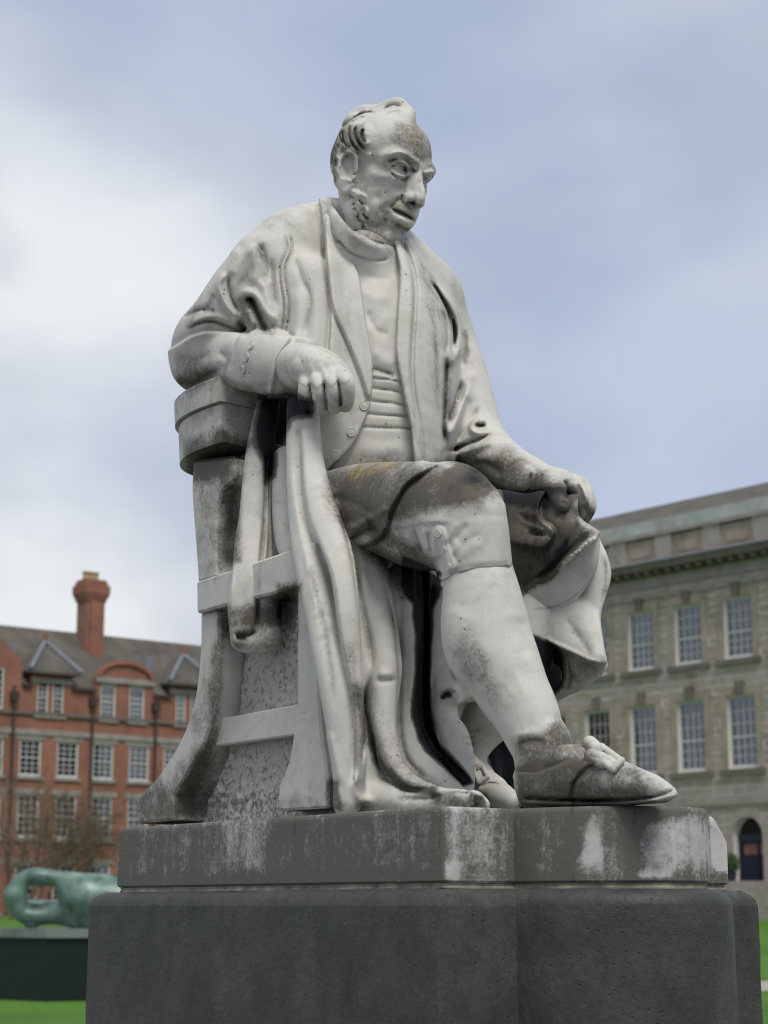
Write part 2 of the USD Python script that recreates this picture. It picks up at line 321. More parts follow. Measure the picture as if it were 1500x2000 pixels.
    H.stroke([(760,325),(768,318),(780,315),(792,318),(801,330)],.004,2.2,taper=.1); H.stroke([(764,327),(772,322),(782,321),(792,324),(799,334)],-.0044,2.0,taper=.1)
    H.stroke([(763,331),(772,339),(784,343),(796,341),(802,336)],.004,2.4,taper=.1); H.stroke([(763,337),(774,346),(786,350),(798,345)],-.0026,3,taper=.1); H.stroke([(768,352),(780,358),(794,352)],-.003,4)
    H.stroke([(789,330),(790,331),(791,332)],-.010,3.2,taper=0); H.stroke([(829,352),(836,350),(843,353)],.003,2); H.stroke([(831,357),(837,356),(842,358)],-.005,2); H.stroke([(826,340),(838,336),(850,338)],.005,4); H.stroke([(824,346),(834,343),(846,346)],-.006,3)
    H.stroke([(796,391),(803,396),(811,398)],-.010,3,taper=.1); H.stroke([(787,378),(784,388),(789,398)],-.005,3)
    H.stroke([(762,408),(778,412),(794,420),(808,430)],-.009,2.4,taper=.2); H.stroke([(772,423),(790,433),(804,440)],.004,5); H.stroke([(770,436),(788,446),(802,451)],-.005,6)
    H.stroke([(783,384),(771,396),(761,410)],-.005,5); H.stroke([(742,340),(736,370),(738,400)],-.004,16); H.stroke([(756,412),(752,424),(756,434)],-.004,5)
    H.stroke([(756,316),(772,304),(790,306),(806,318)],-.001,4); H.stroke([(762,312),(776,300),(795,300),(815,316)],.003,3.5); H.stroke([(766,350),(782,354),(796,348)],-.003,3.5); H.stroke([(818,350),(820,368),(818,384)],-.002,5)
    H.stroke([(772,411),(780,415),(792,420),(806,428)],-.005,2.6,taper=.3); H.stroke([(772,432),(790,444),(802,448)],-.004,5); H.stroke([(786,384),(783,394),(790,402)],-.004,2.6)
    H.stroke([(735,372),(742,400),(750,425)],-.003,10)
    H.stroke([(745,345),(752,372),(765,396)],-.003,9); H.stroke([(806,300),(818,312)],-.0025,4); H.stroke([(768,392),(758,410),(756,425)],-.004,5); H.stroke([(722,300),(735,335),(740,370)],-.003,14)
    H.stroke([(790,282),(812,284),(832,292)],-.001,4); H.stroke([(786,270),(810,270),(834,278)],-.001,4)
    H.end()
    return H
def cloth(F,amp,scale,seed=0): F.rough(amp,scale,seed); return F
def legs():
    B=Field((-.02,-.5,.0),(.85,.95,1.0),.0042)
    # right shank and ankle (the front leg); knee hidden in the breeches
    B.px([(700,985,.27,60),(830,1000,.25,78),(920,1040,.245,70),(932,1110,.245,68),(940,1160,.245,76),(948,1225,.25,86),(972,1290,.26,82),(1002,1350,.275,72),(1030,1400,.285,64),(1050,1445,.292,58),(1064,1490,.30,57),(1066,1530,.30,52)],.03)
    B.px([(1064,1500,.30,46),(1110,1532,.31,26),(1180,1548,.32,16)],.03)
    # left leg, drawn back under the chair
    B.px([(930,1120,.62,80),(1010,1150,.60,80),(1030,1220,.58,62),(1000,1330,.56,62),(958,1400,.545,55),(926,1455,.53,34),(918,1490,.53,28),(930,1520,.53,34)],.03)
    B.px([(925,1510,.53,28),(965,1545,.52,30)],.02)
    B.soft(1.6); B.begin()
    B.stroke([(905,1180),(890,1230),(900,1290)],.006,26); B.stroke([(1010,1200),(1030,1290)],-.004,22)
    B.stroke([(1005,1455),(1035,1447),(1070,1452)],-.005,7); B.stroke([(1000,1440),(1030,1432),(1060,1430)],.004,7)
    for q in ([(898,1432),(912,1440),(930,1438)],[(900,1445),(914,1453),(930,1450)],[(902,1418),(920,1426),(940,1422)]): B.stroke(q,-.005,4)
    B.end(); B.rough(.0010,40)
    return B
def core():
    """the body under the clothes, which joins head, hands and legs"""
    B=Field((-.05,.0,.55),(.9,1.25,1.75),.009)
    B.px([(665,940,.40,85),(735,860,.43,95),(738,700,.44,100),(715,570,.44,80),(702,470,.42,52)],.03)
    B.px([(520,505,.14,34),(690,470,.43,40),(842,580,.72,34)],.03)
    B.px([(520,505,.13,40),(425,645,.07,42),(392,705,.10,40),(460,710,.10,38),(560,714,.09,36)],.02); B.px([(842,580,.73,36),(900,760,.80,36),(930,865,.79,36),(1000,925,.75,32),(1050,948,.73,30)],.02)
    B.px([(660,975,.28,52),(780,1000,.26,64),(900,1015,.245,66),(932,1100,.245,58)],.02); B.px([(660,960,.5,52),(900,1010,.63,55),(1000,1130,.60,60)],.02)
    return B
def figure():
    parts=[F.mesh() for F in (head(),legs(),right_hand(),left_hand(),core())]
    try:
        import manifold3d as m3
        M=[m3.Manifold(m3.Mesh(v.astype(np.float32),f.astype(np.uint32))) for v,f in parts]
        if any(m.status()!=m3.Error.NoError or m.num_tri()==0 for m in M): raise ValueError([m.status() for m in M])
        u=m3.Manifold.batch_boolean(M,m3.OpType.Add).to_mesh(); return u.vert_properties[:,:3].astype(float),u.tri_verts.astype(int)
    except Exception:
        n=0; V=[];T=[]
        for v,f in parts: V.append(v); T.append(f+n); n+=len(v)
        return np.vstack(V),np.vstack(T)
def right_hand():
    Q=lambda L:[(u,v,a+.03,r) for u,v,a,r in L]
    H=Field((-.06,.40,.95),(.30,.95,1.30),.0027)
    H.px(Q([(520,712,.06,42),(560,712,.06,42),(590,720,.07,43)]),.02)
    H.px(Q([(585,713,.06,42),(618,724,.065,41),(640,732,.08,36)]),.02)
    H.px(Q([(590,708,.11,36),(640,722,.12,34),(662,738,.13,26)]),.025)
    # four fingers, bent at the knuckles
    H.px(Q([(600,735,.04,17),(597,758,.028,15.5),(596,782,.04,13.5),(606,792,.08,12)]),.005)
    H.px(Q([(620,738,.05,17.5),(623,763,.034,15.5),(625,788,.05,13.5),(632,798,.09,12)]),.005)
    H.px(Q([(645,735,.065,18),(650,760,.048,16),(651,785,.062,14),(656,796,.10,12)]),.005)
    H.px(Q([(664,733,.09,18),(678,755,.070,16),(679,779,.083,14),(669,791,.12,12)]),.005)
    H.soft(.8)
    H.px(Q([(640,770,.14,15),(655,760,.19,14)]),.006)
    H.begin(.03)
    for q in ([(0,0),(1,1),(2,2)],) if False else ([(598,690),(612,725),(614,750)],[(616,690),(632,722),(638,752)],[(632,694),(652,722),(660,745)]): H.stroke(q,.0025,7)
    for q in ([(604,700),(622,735)],[(622,700),(645,735)],[(580,690),(600,735)]): H.stroke(q,-.002,7)
    for q in ([(609,745),(609,770),(611,795)],[(634,742),(637,768),(639,800)],[(660,740),(665,768),(666,796)]): H.stroke(q,-.010,3.0,taper=.25)
    for c in ((597,750),(621,753),(648,750),(674,745)): H.stroke([(c[0]-7,c[1]+2),(c[0],c[1]-3),(c[0]+7,c[1])],.0025,9,taper=.1)
    H.end(); H.rough(.0008,60)
    return H
def left_hand():
    H=Field((.45,.10,.70),(.90,.70,1.05),.0029)
    H.px([(1020,940,.735,40),(1060,948,.73,40),(1095,955,.725,38),(1112,962,.72,34)],.02)
    H.px([(1085,952,.69,34),(1118,955,.70,30)],.02)
    H.px([(1074,950,.64,26),(1086,960,.58,21),(1093,976,.555,18),(1100,987,.55,15)],.010)      # thumb
    H.px([(1110,945,.70,20),(1128,958,.69,17),(1136,980,.68,15),(1134,1000,.69,12)],.006)
    H.px([(1118,945,.73,20),(1140,958,.72,17),(1146,982,.71,15),(1142,1004,.72,12)],.006)
    H.px([(1112,950,.77,20),(1140,965,.77,17),(1150,990,.76,15),(1142,1012,.76,12)],.006)
    H.px([(1105,958,.80,18),(1130,978,.81,15),(1142,1000,.80,13)],.006)
    H.begin(.03)
    H.stroke([(1126,940),(1136,960),(1140,985)],-.006,3.5); H.stroke([(1094,985),(1102,982),(1108,990)],-.0035,3); H.stroke([(1102,935),(1108,955),(1106,975)],-.008,5)
    H.end(); H.rough(.0008,60)
    return H
def torso(F,grow=0.0):
    g=grow/.00145
    F.px([(665,925,.38,100+g),(735,860,.43,128+g),(738,760,.44,134+g),(728,660,.44,136+g),(715,570,.44,118+g),(698,500,.435,84+g)],.04)
    F.px([(520,505,.14,44+g),(580,470,.24,52+g),(690,470,.43,58+g),(785,520,.60,52+g),(842,580,.72,48+g)],.06)
    F.px([(780,640,.55,96+g),(800,780,.58,84+g),(800,880,.56,76+g)],.05)
OPEN=[(676,470),(690,505),(700,530),(710,580),(719,647),(728,700),(727,773),(717,812),(700,850),(676,884),(640,925),(700,960),(812,960),(808,905),(803,840),(792,790),(778,720),(772,680),(776,600),(780,520),(770,478),(740,440),(690,440)]
def cassock():
    F=Field((.02,.40,.80),(.86,1.35,1.75),.0045); torso(F)
    for o,r in ((1,6),(8,6.5),(15,6.5),(22,6.5)): F.px([(650-.2*o,383+o,.36,r),(645-.2*o,396+o,.30,r+1),(663-.4*o,428+o,.27,r+1),(697-.5*o,461+o,.275,r+1),(737-.4*o,482+.8*o,.34,r+1),(768-.3*o,485+.7*o,.44,r),(781-.2*o,466+.7*o,.54,r-1)],.008)
    F.px([(712,505,.40,50),(706,515,.36,66)],.02)
    F.soft(1.3); F.begin()
    for q in ([(720,738),(770,744),(808,756)],[(722,758),(770,764),(810,774)],[(718,783),(765,788),(812,796)],[(708,808),(765,812),(815,816)],[(700,834),(760,836),(815,838)]): F.stroke(q,-.007,2.6,taper=.05)
    F.stroke([(718,718),(745,724),(775,738)],-.012,5); F.stroke([(705,730),(760,738),(800,752)],.008,12)
    F.stroke([(715,600),(735,640),(765,655)],-.006,12); F.stroke([(718,690),(745,700),(778,715)],.007,12); F.stroke([(700,560),(730,580),(770,575)],.005,14); F.stroke([(705,530),(735,545),(772,540)],-.004,10)
    F.stroke([(690,870),(740,880),(800,870)],.006,16); F.stroke([(725,625),(735,660),(730,700)],.006,14)
    F.stroke([(650,394),(664,418),(698,452),(738,474),(775,478)],-.004,2.5,taper=.1); F.stroke([(637,424),(652,454),(683,491),(726,508),(762,506)],-.007,3,taper=.1); F.stroke([(652,392),(668,421),(701,454),(740,475),(772,477)],-.003,2.2,taper=.05)
    F.end(); cloth(F,.0018,14); return F
def coat():
    F=Field((-.12,.20,.78),(.98,1.45,1.78),.0041); torso(F,.016)
    # right sleeve: shoulder, elbow on the chair, forearm to the cuff
    F.px([(540,492,.17,52),(505,520,.12,56),(465,580,.09,64),(425,640,.075,66),(392,690,.085,59),(390,712,.09,54)],.035)
    F.px([(386,712,.09,52),(430,706,.09,55),(480,708,.085,56),(520,713,.08,57),(540,716,.08,57)],.02)
    F.px([(560,470,.2,46),(545,560,.16,58),(530,640,.14,52),(560,720,.16,46)],.04)          # gown hanging beside the chest
    F.px([(610,560,.22,60),(620,680,.22,62),(640,800,.24,60),(630,890,.26,52)],.05)
    # left sleeve
    F.px([(835,560,.70,52),(862,610,.76,50),(880,680,.79,54),(900,760,.80,60),(915,830,.80,64),(935,870,.79,60),(985,915,.76,52),(1035,940,.735,46),(1052,950,.73,45)],.03)
    F.px([(800,560,.62,60),(830,660,.66,62),(838,760,.66,56),(838,850,.64,48),(838,900,.62,40)],.04)
    F.soft(1.3); F.begin(.07)
    i=F._sel(np.array(OPEN,float),4); sd=poly_dist(curve(OPEN[:13])[:].tolist()+OPEN[13:],F.u[i],F.v[i],True); F.dd[i]+=.075*sstep((sd+2.4)/4.8)*np.minimum(1,F.face[i]*3)*(F.p[i,0]>.1)*(F.p[i,1]<1.0)
    # lapel of the coat, gown border, on his right
    F.panel([(640,420),(668,468),(678,490),(698,527),(708,580),(718,647),(728,697),(728,755),(721,778),(712,755),(693,700),(667,640),(650,597),(642,545),(634,463)],.012,2.4,groove=.5)
    F.step([(720,778),(712,755),(693,700),(667,640),(650,597)],.0,10)
    F.step([(626,405),(634,463),(641,540),(646,593),(643,680),(640,720)][::-1],.016,26,2.4,groove=.5)
    F.stroke([(593,547),(605,580),(603,613),(595,660)],-.012,5); F.stroke([(575,500),(590,545),(600,575)],-.006,9); F.stroke([(615,560),(618,620),(612,690)],.008,12); F.stroke([(580,560),(583,620),(578,680)],.008,12)
    for o in (0,9): F.stroke([(556+o,457),(560+o,490),(549+o,515),(547+o,547),(554+o,587),(553+o,630),(548+o,655)],-.010,2.6,taper=.08)
    F.stroke([(560,460),(564,490),(553,515),(551,547),(558,587),(557,630)],.006,3.5,taper=.08)
    F.step([(648,912),(680,882),(703,848),(719,812),(729,772)],.006,30,2.4)
    # sleeve opening and folds on the right arm
    F.stroke([(468,585),(480,572),(500,580),(512,600),(530,618),(548,628)],.018,9); F.stroke([(478,590),(488,584),(500,600),(512,630),(522,652)],-.024,8,taper=.15)
    F.stroke([(463,625),(478,645),(490,655)],-.018,8); F.stroke([(484,600),(492,625),(500,640)],.012,7)
    F.stroke([(443,530),(428,553),(433,580),(450,607),(466,625)],.013,6,taper=.15); F.stroke([(452,528),(446,555),(456,590),(472,615)],-.012,4.5)
    F.stroke([(360,648),(400,628),(433,633),(467,648),(487,652)],-.012,4.5); F.stroke([(365,640),(402,620),(440,622),(470,638)],.008,7); F.stroke([(356,622),(392,605),(425,608)],-.007,6)
    F.step([(343,675),(387,651),(433,647),(487,650),(530,652),(567,657)],.012,34,2.4,groove=.3)
    F.stroke([(505,470),(520,520),(515,560)],-.010,10); F.stroke([(490,470),(498,520),(492,565)],.010,11); F.stroke([(530,500),(533,560),(540,610)],-.010,8); F.stroke([(510,540),(520,580),(535,612)],.010,8)
    F.stroke([(467,480),(455,520),(452,545)],.008,10); F.stroke([(420,570),(405,600),(395,612)],-.006,8)
    F.stroke([(342,690),(362,706),(388,700),(420,690)],-.004,12); F.stroke([(345,716),(378,724),(405,712),(440,700)],.006,13); F.stroke([(340,738),(372,750),(402,737),(440,712)],-.005,11); F.stroke([(372,765),(405,755),(440,730)],.006,10); F.stroke([(425,685),(445,700),(452,725)],-.005,10)
    F.panel([(474,653),(567,657),(547,690),(538,716),(527,773),(487,757),(446,736),(456,696)],.006,2.4,groove=.6); F.stroke([(566,657),(546,690),(537,716),(527,773)],.006,4,taper=.05)
    # border strips on his left
    F.panel([(774,484),(784,484),(804,545),(806,600),(800,700),(802,760),(808,800),(813,870),(817,905),(806,905),(800,840),(790,790),(776,720),(771,680),(775,600),(779,530)],.010,2.4,groove=.5)
    F.step([(785,480),(806,540),(808,600),(802,700),(806,770),(818,840),(824,905)],.013,24,2.4,groove=.6)
    F.stroke([(838,545),(868,590),(886,640),(884,690)],-.016,4,taper=.15); F.stroke([(850,550),(880,592),(898,640),(897,690),(880,720)],.013,8); F.stroke([(862,600),(874,650),(868,700)],-.008,7); F.stroke([(830,580),(850,650),(855,760),(858,860)],-.008,9)
    F.stroke([(872,690),(869,760),(866,830),(868,880)],-.012,7,taper=.15); F.stroke([(905,640),(912,680),(905,720)],-.008,7)
    F.stroke([(905,740),(890,780),(876,830)],-.013,7); F.stroke([(918,745),(905,790),(885,840),(874,868)],.012,8); F.stroke([(938,790),(915,830),(885,870)],-.009,8); F.stroke([(955,820),(935,822),(920,835),(930,845),(955,842)],.016,6); F.stroke([(926,826),(938,831),(950,830)],-.020,4.5)
    F.stroke([(965,845),(925,862),(885,878),(868,884)],-.018,5); F.stroke([(975,856),(935,872),(890,890)],.012,8); F.stroke([(1000,880),(960,895),(920,900)],.005,12); F.stroke([(985,930),(950,905),(920,905)],-.006,9)
    F.stroke([(925,720),(915,760),(925,790)],.008,9)
    F.panel([(1012,905),(1040,915),(1065,935),(1060,980),(1030,985),(1000,972),(988,958),(992,925)],.008,2.4,groove=.5)
    for x in (1040,1052,1063): F.stroke([(x-4,920),(x-6,950),(x-8,978)],-.008,3)
    F.end(); cloth(F,.0022,11); F.rough(.0009,40)
    return F
def breeches():
    F=Field((-.06,-.05,.42),(.75,1.05,1.05),.0042)
    F.px([(610,965,.27,70),(660,985,.26,78),(715,990,.255,88),(780,1000,.245,98),(845,1008,.24,104),(898,1012,.24,98),(922,1030,.24,88),(932,1080,.24,78),(932,1105,.24,77)],.03)
    F.px([(880,960,.24,60),(925,985,.24,58)],.04); F.px([(760,1020,.25,85),(850,1060,.25,74),(890,1075,.25,60)],.04)
    F.px([(640,960,.4,80),(800,980,.62,90),(930,1000,.64,85),(960,1060,.63,80)],.04)         # the other thigh behind
    F.trim([(560,880),(640,920),(690,906),(740,901),(800,903),(862,905),(915,917),(950,935),(975,960),(988,985),(994,1030),(998,1070),(1001,1103),(980,1103),(930,1108),(890,1118),(857,1138),(850,1115),(820,1116),(780,1104),(735,1082),(700,1068),(690,1062),(672,1046),(650,1015),(620,960),(560,1000)],10,raw=True)
    F.begin()
    F.step([(850,911),(832,920),(812,932),(790,950),(775,975),(762,1000),(755,1030),(735,1055),(690,1068)],.016,40,2,taper=.12,groove=.5)
    F.stroke([(740,910),(750,960),(735,1010)],.006,20)
    F.stroke([(640,965),(700,985),(745,1010)],-.006,20); F.stroke([(672,1042),(710,1020),(745,1000),(760,985)],.010,7); F.stroke([(680,1058),(705,1040),(735,1030)],-.008,6)
    F.step([(857,1021),(820,1024),(790,1030),(765,1032)],.005,18,2.4)
    F.stroke([(795,1030),(802,1060),(815,1085)],0.0042,5); F.stroke([(808,1028),(818,1060),(826,1080)],-0.0060,5); F.stroke([(825,1022),(828,1055),(840,1082)],0.0048,5); F.stroke([(838,1035),(838,1060),(846,1085)],-0.0060,5); F.stroke([(852,1030),(846,1060),(850,1090)],0.0036,4.5)
    F.stroke([(790,1050),(800,1090),(820,1105)],-.004,9)
    F.panel([(852,1028),(862,1028),(878,1070),(888,1112),(874,1118),(866,1090),(858,1065)],0.0036,2.4,groove=.5)
    F.stroke([(884,1085),(892,1070),(902,1062)],0.0042,5); F.stroke([(872,1062),(885,1035),(895,1015)],0.0035,6); F.stroke([(885,1060),(905,1035),(915,1020)],-0.0042,7); F.stroke([(893,1095),(920,1070),(950,1060)],0.0021,9); F.stroke([(890,1075),(915,1055),(945,1040)],-0.0021,8)
    F.stroke([(858,1139),(888,1121),(930,1111),(1001,1105)],0.0042,4,taper=.03); F.stroke([(856,1085),(868,1100),(872,1118)],-0.0035,4)
    F.end(); cloth(F,.0022,12); return F
def shoe_right():
    F=Field((.10,-.60,.0),(.70,.25,.36),.0036)
    F.px([(1052,1500,.295,52),(1048,1530,.295,44),(1052,1552,.295,38)],.02)
    F.px([(1050,1532,.29,44),(1110,1530,.305,46),(1165,1525,.32,46),(1215,1530,.33,44),(1262,1540,.335,38),(1300,1552,.34,26)],.03)
    F.px([(1110,1490,.30,42),(1160,1505,.31,34)],.03)
    F.px([(1075,1545,.33,40),(1150,1545,.37,44),(1230,1553,.38,30)],.03)
    F.trim([(1000,1515),(1012,1490),(1060,1460),(1110,1452),(1142,1452),(1180,1460),(1210,1478),(1250,1499),(1282,1513),(1306,1529),(1320,1541),(1326,1552),(1302,1567),(1220,1575),(1115,1575),(1100,1580),(1022,1580),(1014,1560)],6,raw=True)
    F.begin(.04)
    F.panel([(1010,1512),(1040,1508),(1100,1492),(1142,1478),(1160,1485),(1155,1498),(1130,1515),(1117,1535),(1115,1575),(1018,1575)],.005,2.4,groove=.6)
    F.stroke([(1162,1490),(1135,1510),(1119,1532),(1115,1570)],-.009,3,taper=.1)
    F.stroke([(1016,1558),(1120,1563),(1220,1562),(1290,1553),(1320,1542)],-.010,3.5,taper=.06); F.stroke([(1016,1566),(1120,1570),(1220,1568),(1290,1560),(1324,1550)],.007,4.5,taper=.03)
    F.stroke([(1230,1530),(1270,1535),(1290,1545)],.004,14)
    F.end(); F.rough(.0012,40); F.rough(.0008,90); return F
def shoe_left():
    F=Field((.35,.15,.0),(.75,.65,.30),.0036)
    F.px([(918,1492,.53,24),(932,1515,.525,28),(950,1540,.515,30),(975,1555,.505,28),(1000,1566,.495,20)],.02)
    F.begin(.03); F.stroke([(935,1538),(955,1530),(978,1532)],-.006,3); F.stroke([(920,1500),(935,1494),(945,1500)],-.005,3); F.end(); F.rough(.001,50); return F
def gown_right():
    """the gown's long strips and folds beside and under his right thigh"""
    F=Field((-.10,-.10,-.002),(.80,1.15,1.34),.0044); V=CAMF
    F.px([(582,790,.10,22),(580,870,.085,22),(584,960,.07,24),(598,1060,.05,30),(620,1160,.03,34),(640,1260,.025,34),(655,1350,.03,32),(668,1450,.045,28),(676,1530,.055,26),(678,1570,.06,28)],.012,flat=V,f=1.25)
    F.px([(604,800,.12,20),(608,880,.10,22),(622,960,.085,26),(652,1050,.06,27),(672,1130,.045,27),(682,1220,.045,24),(692,1320,.055,18),(702,1420,.07,14),(700,1500,.08,16),(695,1560,.09,16)],.010,flat=V,f=1.1)
    F.px([(560,900,.16,30),(565,1000,.15,34),(590,1080,.12,36)],.02)                               # coat skirt beside the seat
    F.px([(540,900,.20,34),(545,1010,.20,36),(548,1080,.20,34)],.02)
    F.px([(690,1080,.16,30),(705,1180,.15,32),(715,1290,.15,34),(722,1400,.15,36),(720,1500,.15,40),(712,1575,.15,44)],.02)
    F.px([(720,1095,.20,36),(735,1180,.19,36),(750,1270,.18,34),(752,1330,.165,33),(746,1400,.15,30),(758,1470,.15,27),(790,1522,.16,22),(850,1548,.18,15),(912,1560,.20,10)],.012)
    F.px([(790,1130,.30,36),(795,1250,.28,34),(792,1380,.27,36),(800,1450,.27,42),(835,1510,.27,42),(880,1545,.28,26)],.02)
    F.px([(528,770,.30,60),(535,880,.30,64),(545,1000,.30,66)],.02); F.px([(820,1090,.44,56),(830,1150,.44,50),(838,1300,.44,40),(850,1450,.42,46)],.02); F.px([(985,1290,.70,70),(985,1420,.70,66),(985,1540,.70,60)],.02)  # added masses that close the gaps, painted black as gap shade
    F.px([(950,1460,.62,22),(958,1500,.61,24),(962,1550,.60,22)],.01)
    F.px([(748,1560,.16,40),(800,1568,.17,30),(860,1570,.19,20),(925,1566,.21,13),(948,1572,.215,10)],.015)
    F.px([(930,1558,.20,15),(945,1572,.205,14)],.01)
    # beyond the dark gap
    F.px([(852,1150,.38,13),(862,1220,.37,24),(866,1300,.365,30),(866,1370,.36,30),(880,1430,.355,32),(900,1490,.35,28),(915,1535,.345,14)],.012)
    F.px([(900,1150,.42,30),(905,1250,.42,36),(912,1330,.42,36),(920,1352,.42,14)],.012)
    F.soft(1.3); F.begin(.07)
    i=F._sel(np.array([(815,1120),(935,1540)],float),4)
    gap=curve([(826,1100),(834,1168),(835,1258),(836,1384),(848,1442),(884,1492),(918,1528),(908,1530),(895,1521),(845,1463),(821,1402),(822,1276),(821,1175),(800,1130)],closed=True)[:-1]
    sd=poly_dist(gap,F.u[i],F.v[i],True); F.dd[i]+=.08*sstep((sd+2.4)/4.8)
    F.step([(588,850),(590,930),(602,1018),(634,1090),(652,1150),(663,1230),(678,1310),(690,1370),(695,1456),(692,1520)][::-1],.010,16,3.4,groove=.5)
    F.stroke([(568,870),(574,960),(592,1060),(614,1160),(632,1250)],.007,8); F.stroke([(600,1090),(628,1200),(645,1300),(655,1400)],-.006,8); F.stroke([(660,1000),(680,1060),(693,1120)],-.008,4)
    F.stroke([(668,1046),(686,1067),(701,1150),(719,1240),(727,1320)],-.018,6); F.stroke([(640,1420),(655,1480),(668,1540)],.006,8)
    F.stroke([(727,1312),(713,1370),(722,1425),(738,1474),(762,1517),(802,1541),(850,1540)],-.022,7,taper=.2)
    F.stroke([(730,1326),(752,1330),(778,1326)],-.005,7); F.stroke([(735,1312),(755,1315),(772,1310)],.008,10)
    F.stroke([(744,1114),(762,1186),(776,1258),(781,1330),(781,1402),(791,1474),(816,1506),(866,1532)],-.012,4.5)
    F.stroke([(790,1150),(783,1230),(786,1300)],-.008,8); F.stroke([(808,1190),(806,1300),(803,1390)],.007,9)
    F.stroke([(700,1500),(694,1540),(705,1560),(735,1560)],.010,9); F.stroke([(770,1558),(820,1560),(870,1552)],-.008,6); F.stroke([(860,1546),(905,1543),(935,1552),(952,1572)],.008,4)
    F.stroke([(706,1340),(712,1420),(705,1500)],-.012,4)
    i=F._sel(np.array([(926,1550),(946,1580)],float),4); sd=poly_dist([(929,1556),(938,1556),(945,1566),(949,1576),(928,1576)],F.u[i],F.v[i],True); F.dd[i]+=.04*sstep((sd+2.4)/4.8)
    # curl of the hem
    F.step([(926,1363),(905,1372),(888,1374),(884,1366)],.012,20,2.4)
    F.stroke([(852,1362),(860,1350),(874,1344),(890,1348),(893,1358),(886,1368)],.014,4.5,taper=.1); F.stroke([(862,1365),(874,1356),(882,1360)],-.030,5,taper=.1)
    F.stroke([(852,1300),(846,1370),(856,1430),(880,1480)],-.006,6); F.stroke([(889,1270),(884,1320),(892,1340)],-.008,6); F.stroke([(880,1180),(878,1250),(884,1310)],.006,9)
    F.end(); cloth(F,.0022,12); return F
def hanging_sleeve():
    F=Field((-.08,.65,.38),(.40,1.10,1.15),.0042); V=CAMF
    F.px([(524,790,.15,24),(512,850,.11,26),(500,920,.085,26),(496,1000,.07,29),(490,1080,.05,32),(482,1150,.03,32),(476,1210,.025,31),(476,1245,.025,26)],.01,flat=V,f=1.5)
    F.px([(524,860,.14,16),(520,960,.125,14),(518,1060,.105,16),(520,1140,.085,22),(522,1200,.075,28),(524,1245,.075,24)],.012,flat=V,f=1.3)
    F.px([(474,1252,.03,20),(500,1256,.055,22),(526,1250,.075,22)],.015)
    F.px([(452,955,.16,11),(454,1030,.15,12),(456,1090,.14,12),(466,1106,.13,10)],.008)
    F.soft(1.3); F.begin(.05)
    F.stroke([(522,874),(518,990),(510,1090),(504,1170),(500,1222),(490,1236)],-.014,4.5,taper=.1); F.stroke([(500,1228),(488,1240),(466,1240),(455,1238)],-.014,5); F.stroke([(460,1246),(482,1246)],-.014,5)
    F.stroke([(462,1000),(456,1100),(450,1200)],.004,4); F.stroke([(512,1000),(504,1090),(497,1190)],.006,4); F.end(); cloth(F,.0015,12); return F
def flatform(lo,hi,h,blobs,out,k=.04,f=2.0,trim=4):
    F=Field(lo,hi,h); F.px(blobs,k,flat=CAMF,f=f); F.trim(out,trim); return F
HATBOX=((.38,-.15,.22),(1.10,.66,1.0),.0042)
def hat_brim():
    F=Field(*HATBOX)
    F.px([(985,1010,.60,70),(1050,1040,.585,90),(1085,1040,.59,75),(1130,1010,.60,60)],.04,flat=CAMF,f=3.0); F.px([(1000,1120,.55,55),(1080,1080,.57,60),(1150,1042,.585,36)],.04,flat=CAMF,f=2.2)
    F.trim([(960,956),(1005,962),(1034,968),(1055,967),(1109,967),(1130,966),(1128,990),(1131,1006),(1140,1018),(1155,1030),(1169,1041),(1166,1051),(1140,1068),(1117,1087),(1095,1108),(1074,1127),(1042,1144),(1013,1163),(990,1165),(960,1100)],4,raw=True)
    F.begin()
    F.step([(1062,970),(1054,990),(1058,1014),(1074,1026),(1083,1038),(1078,1054),(1058,1070),(1023,1066)],.016,30,2.4,groove=.3)
    F.stroke([(1130,985),(1118,1040),(1085,1085)],-.006,16); F.stroke([(1167,1049),(1117,1086),(1074,1126),(1042,1142),(1015,1160)],.009,4,taper=.05); F.stroke([(1155,1040),(1110,1074),(1070,1112),(1030,1135)],-.008,6)
    for i in range(11): F.stroke([(1026+i*4,1052-i*2),(1036+i*4,1040+i*1.0),(1048+i*3,1030+i*2.6)],-.004,2.2)
    for i in range(9): F.stroke([(1012+i*5,1000+i),(1020+i*5,1012+i*2),(1030+i*4.5,1020+i*2)],-.003,2.5)
    F.end(); F.rough(.0022,40); F.rough(.003,14)
    # worn, broken rim
    rs=np.random.RandomState(2); c=curve([(1167,1049),(1117,1087),(1074,1127),(1042,1143),(1013,1161)],28)
    for p in c[1:-1]:
        F.px([(p[0]+rs.randn()*2,p[1]+rs.randn()*2,.555,2.5+2.5*rs.rand())],.004)
    return F
def hat_crown():
    F=flatform(*HATBOX,[(1030,1140,.62,95),(1090,1120,.63,100),(1035,1165,.60,62),(1130,1080,.64,70)],[(1013,1150),(1042,1130),(1100,1080),(1150,1040),(1168,1044),(1171,1060),(1170,1085),(1166,1108),(1156,1134),(1140,1158),(1117,1184),(1095,1199),(1063,1207),(1026,1203),(1000,1195),(990,1165)],.05,1.5,7)
    F.begin(); F.step([(1160,1125),(1140,1150),(1117,1174),(1092,1189),(1062,1195),(1024,1192)][::-1],-.007,40,2.4,groove=-.4); F.stroke([(1163,1118),(1140,1146),(1114,1170),(1090,1183),(1060,1189),(1022,1186)],-.006,2.6,taper=.05); F.end(); F.rough(.001,40); return F
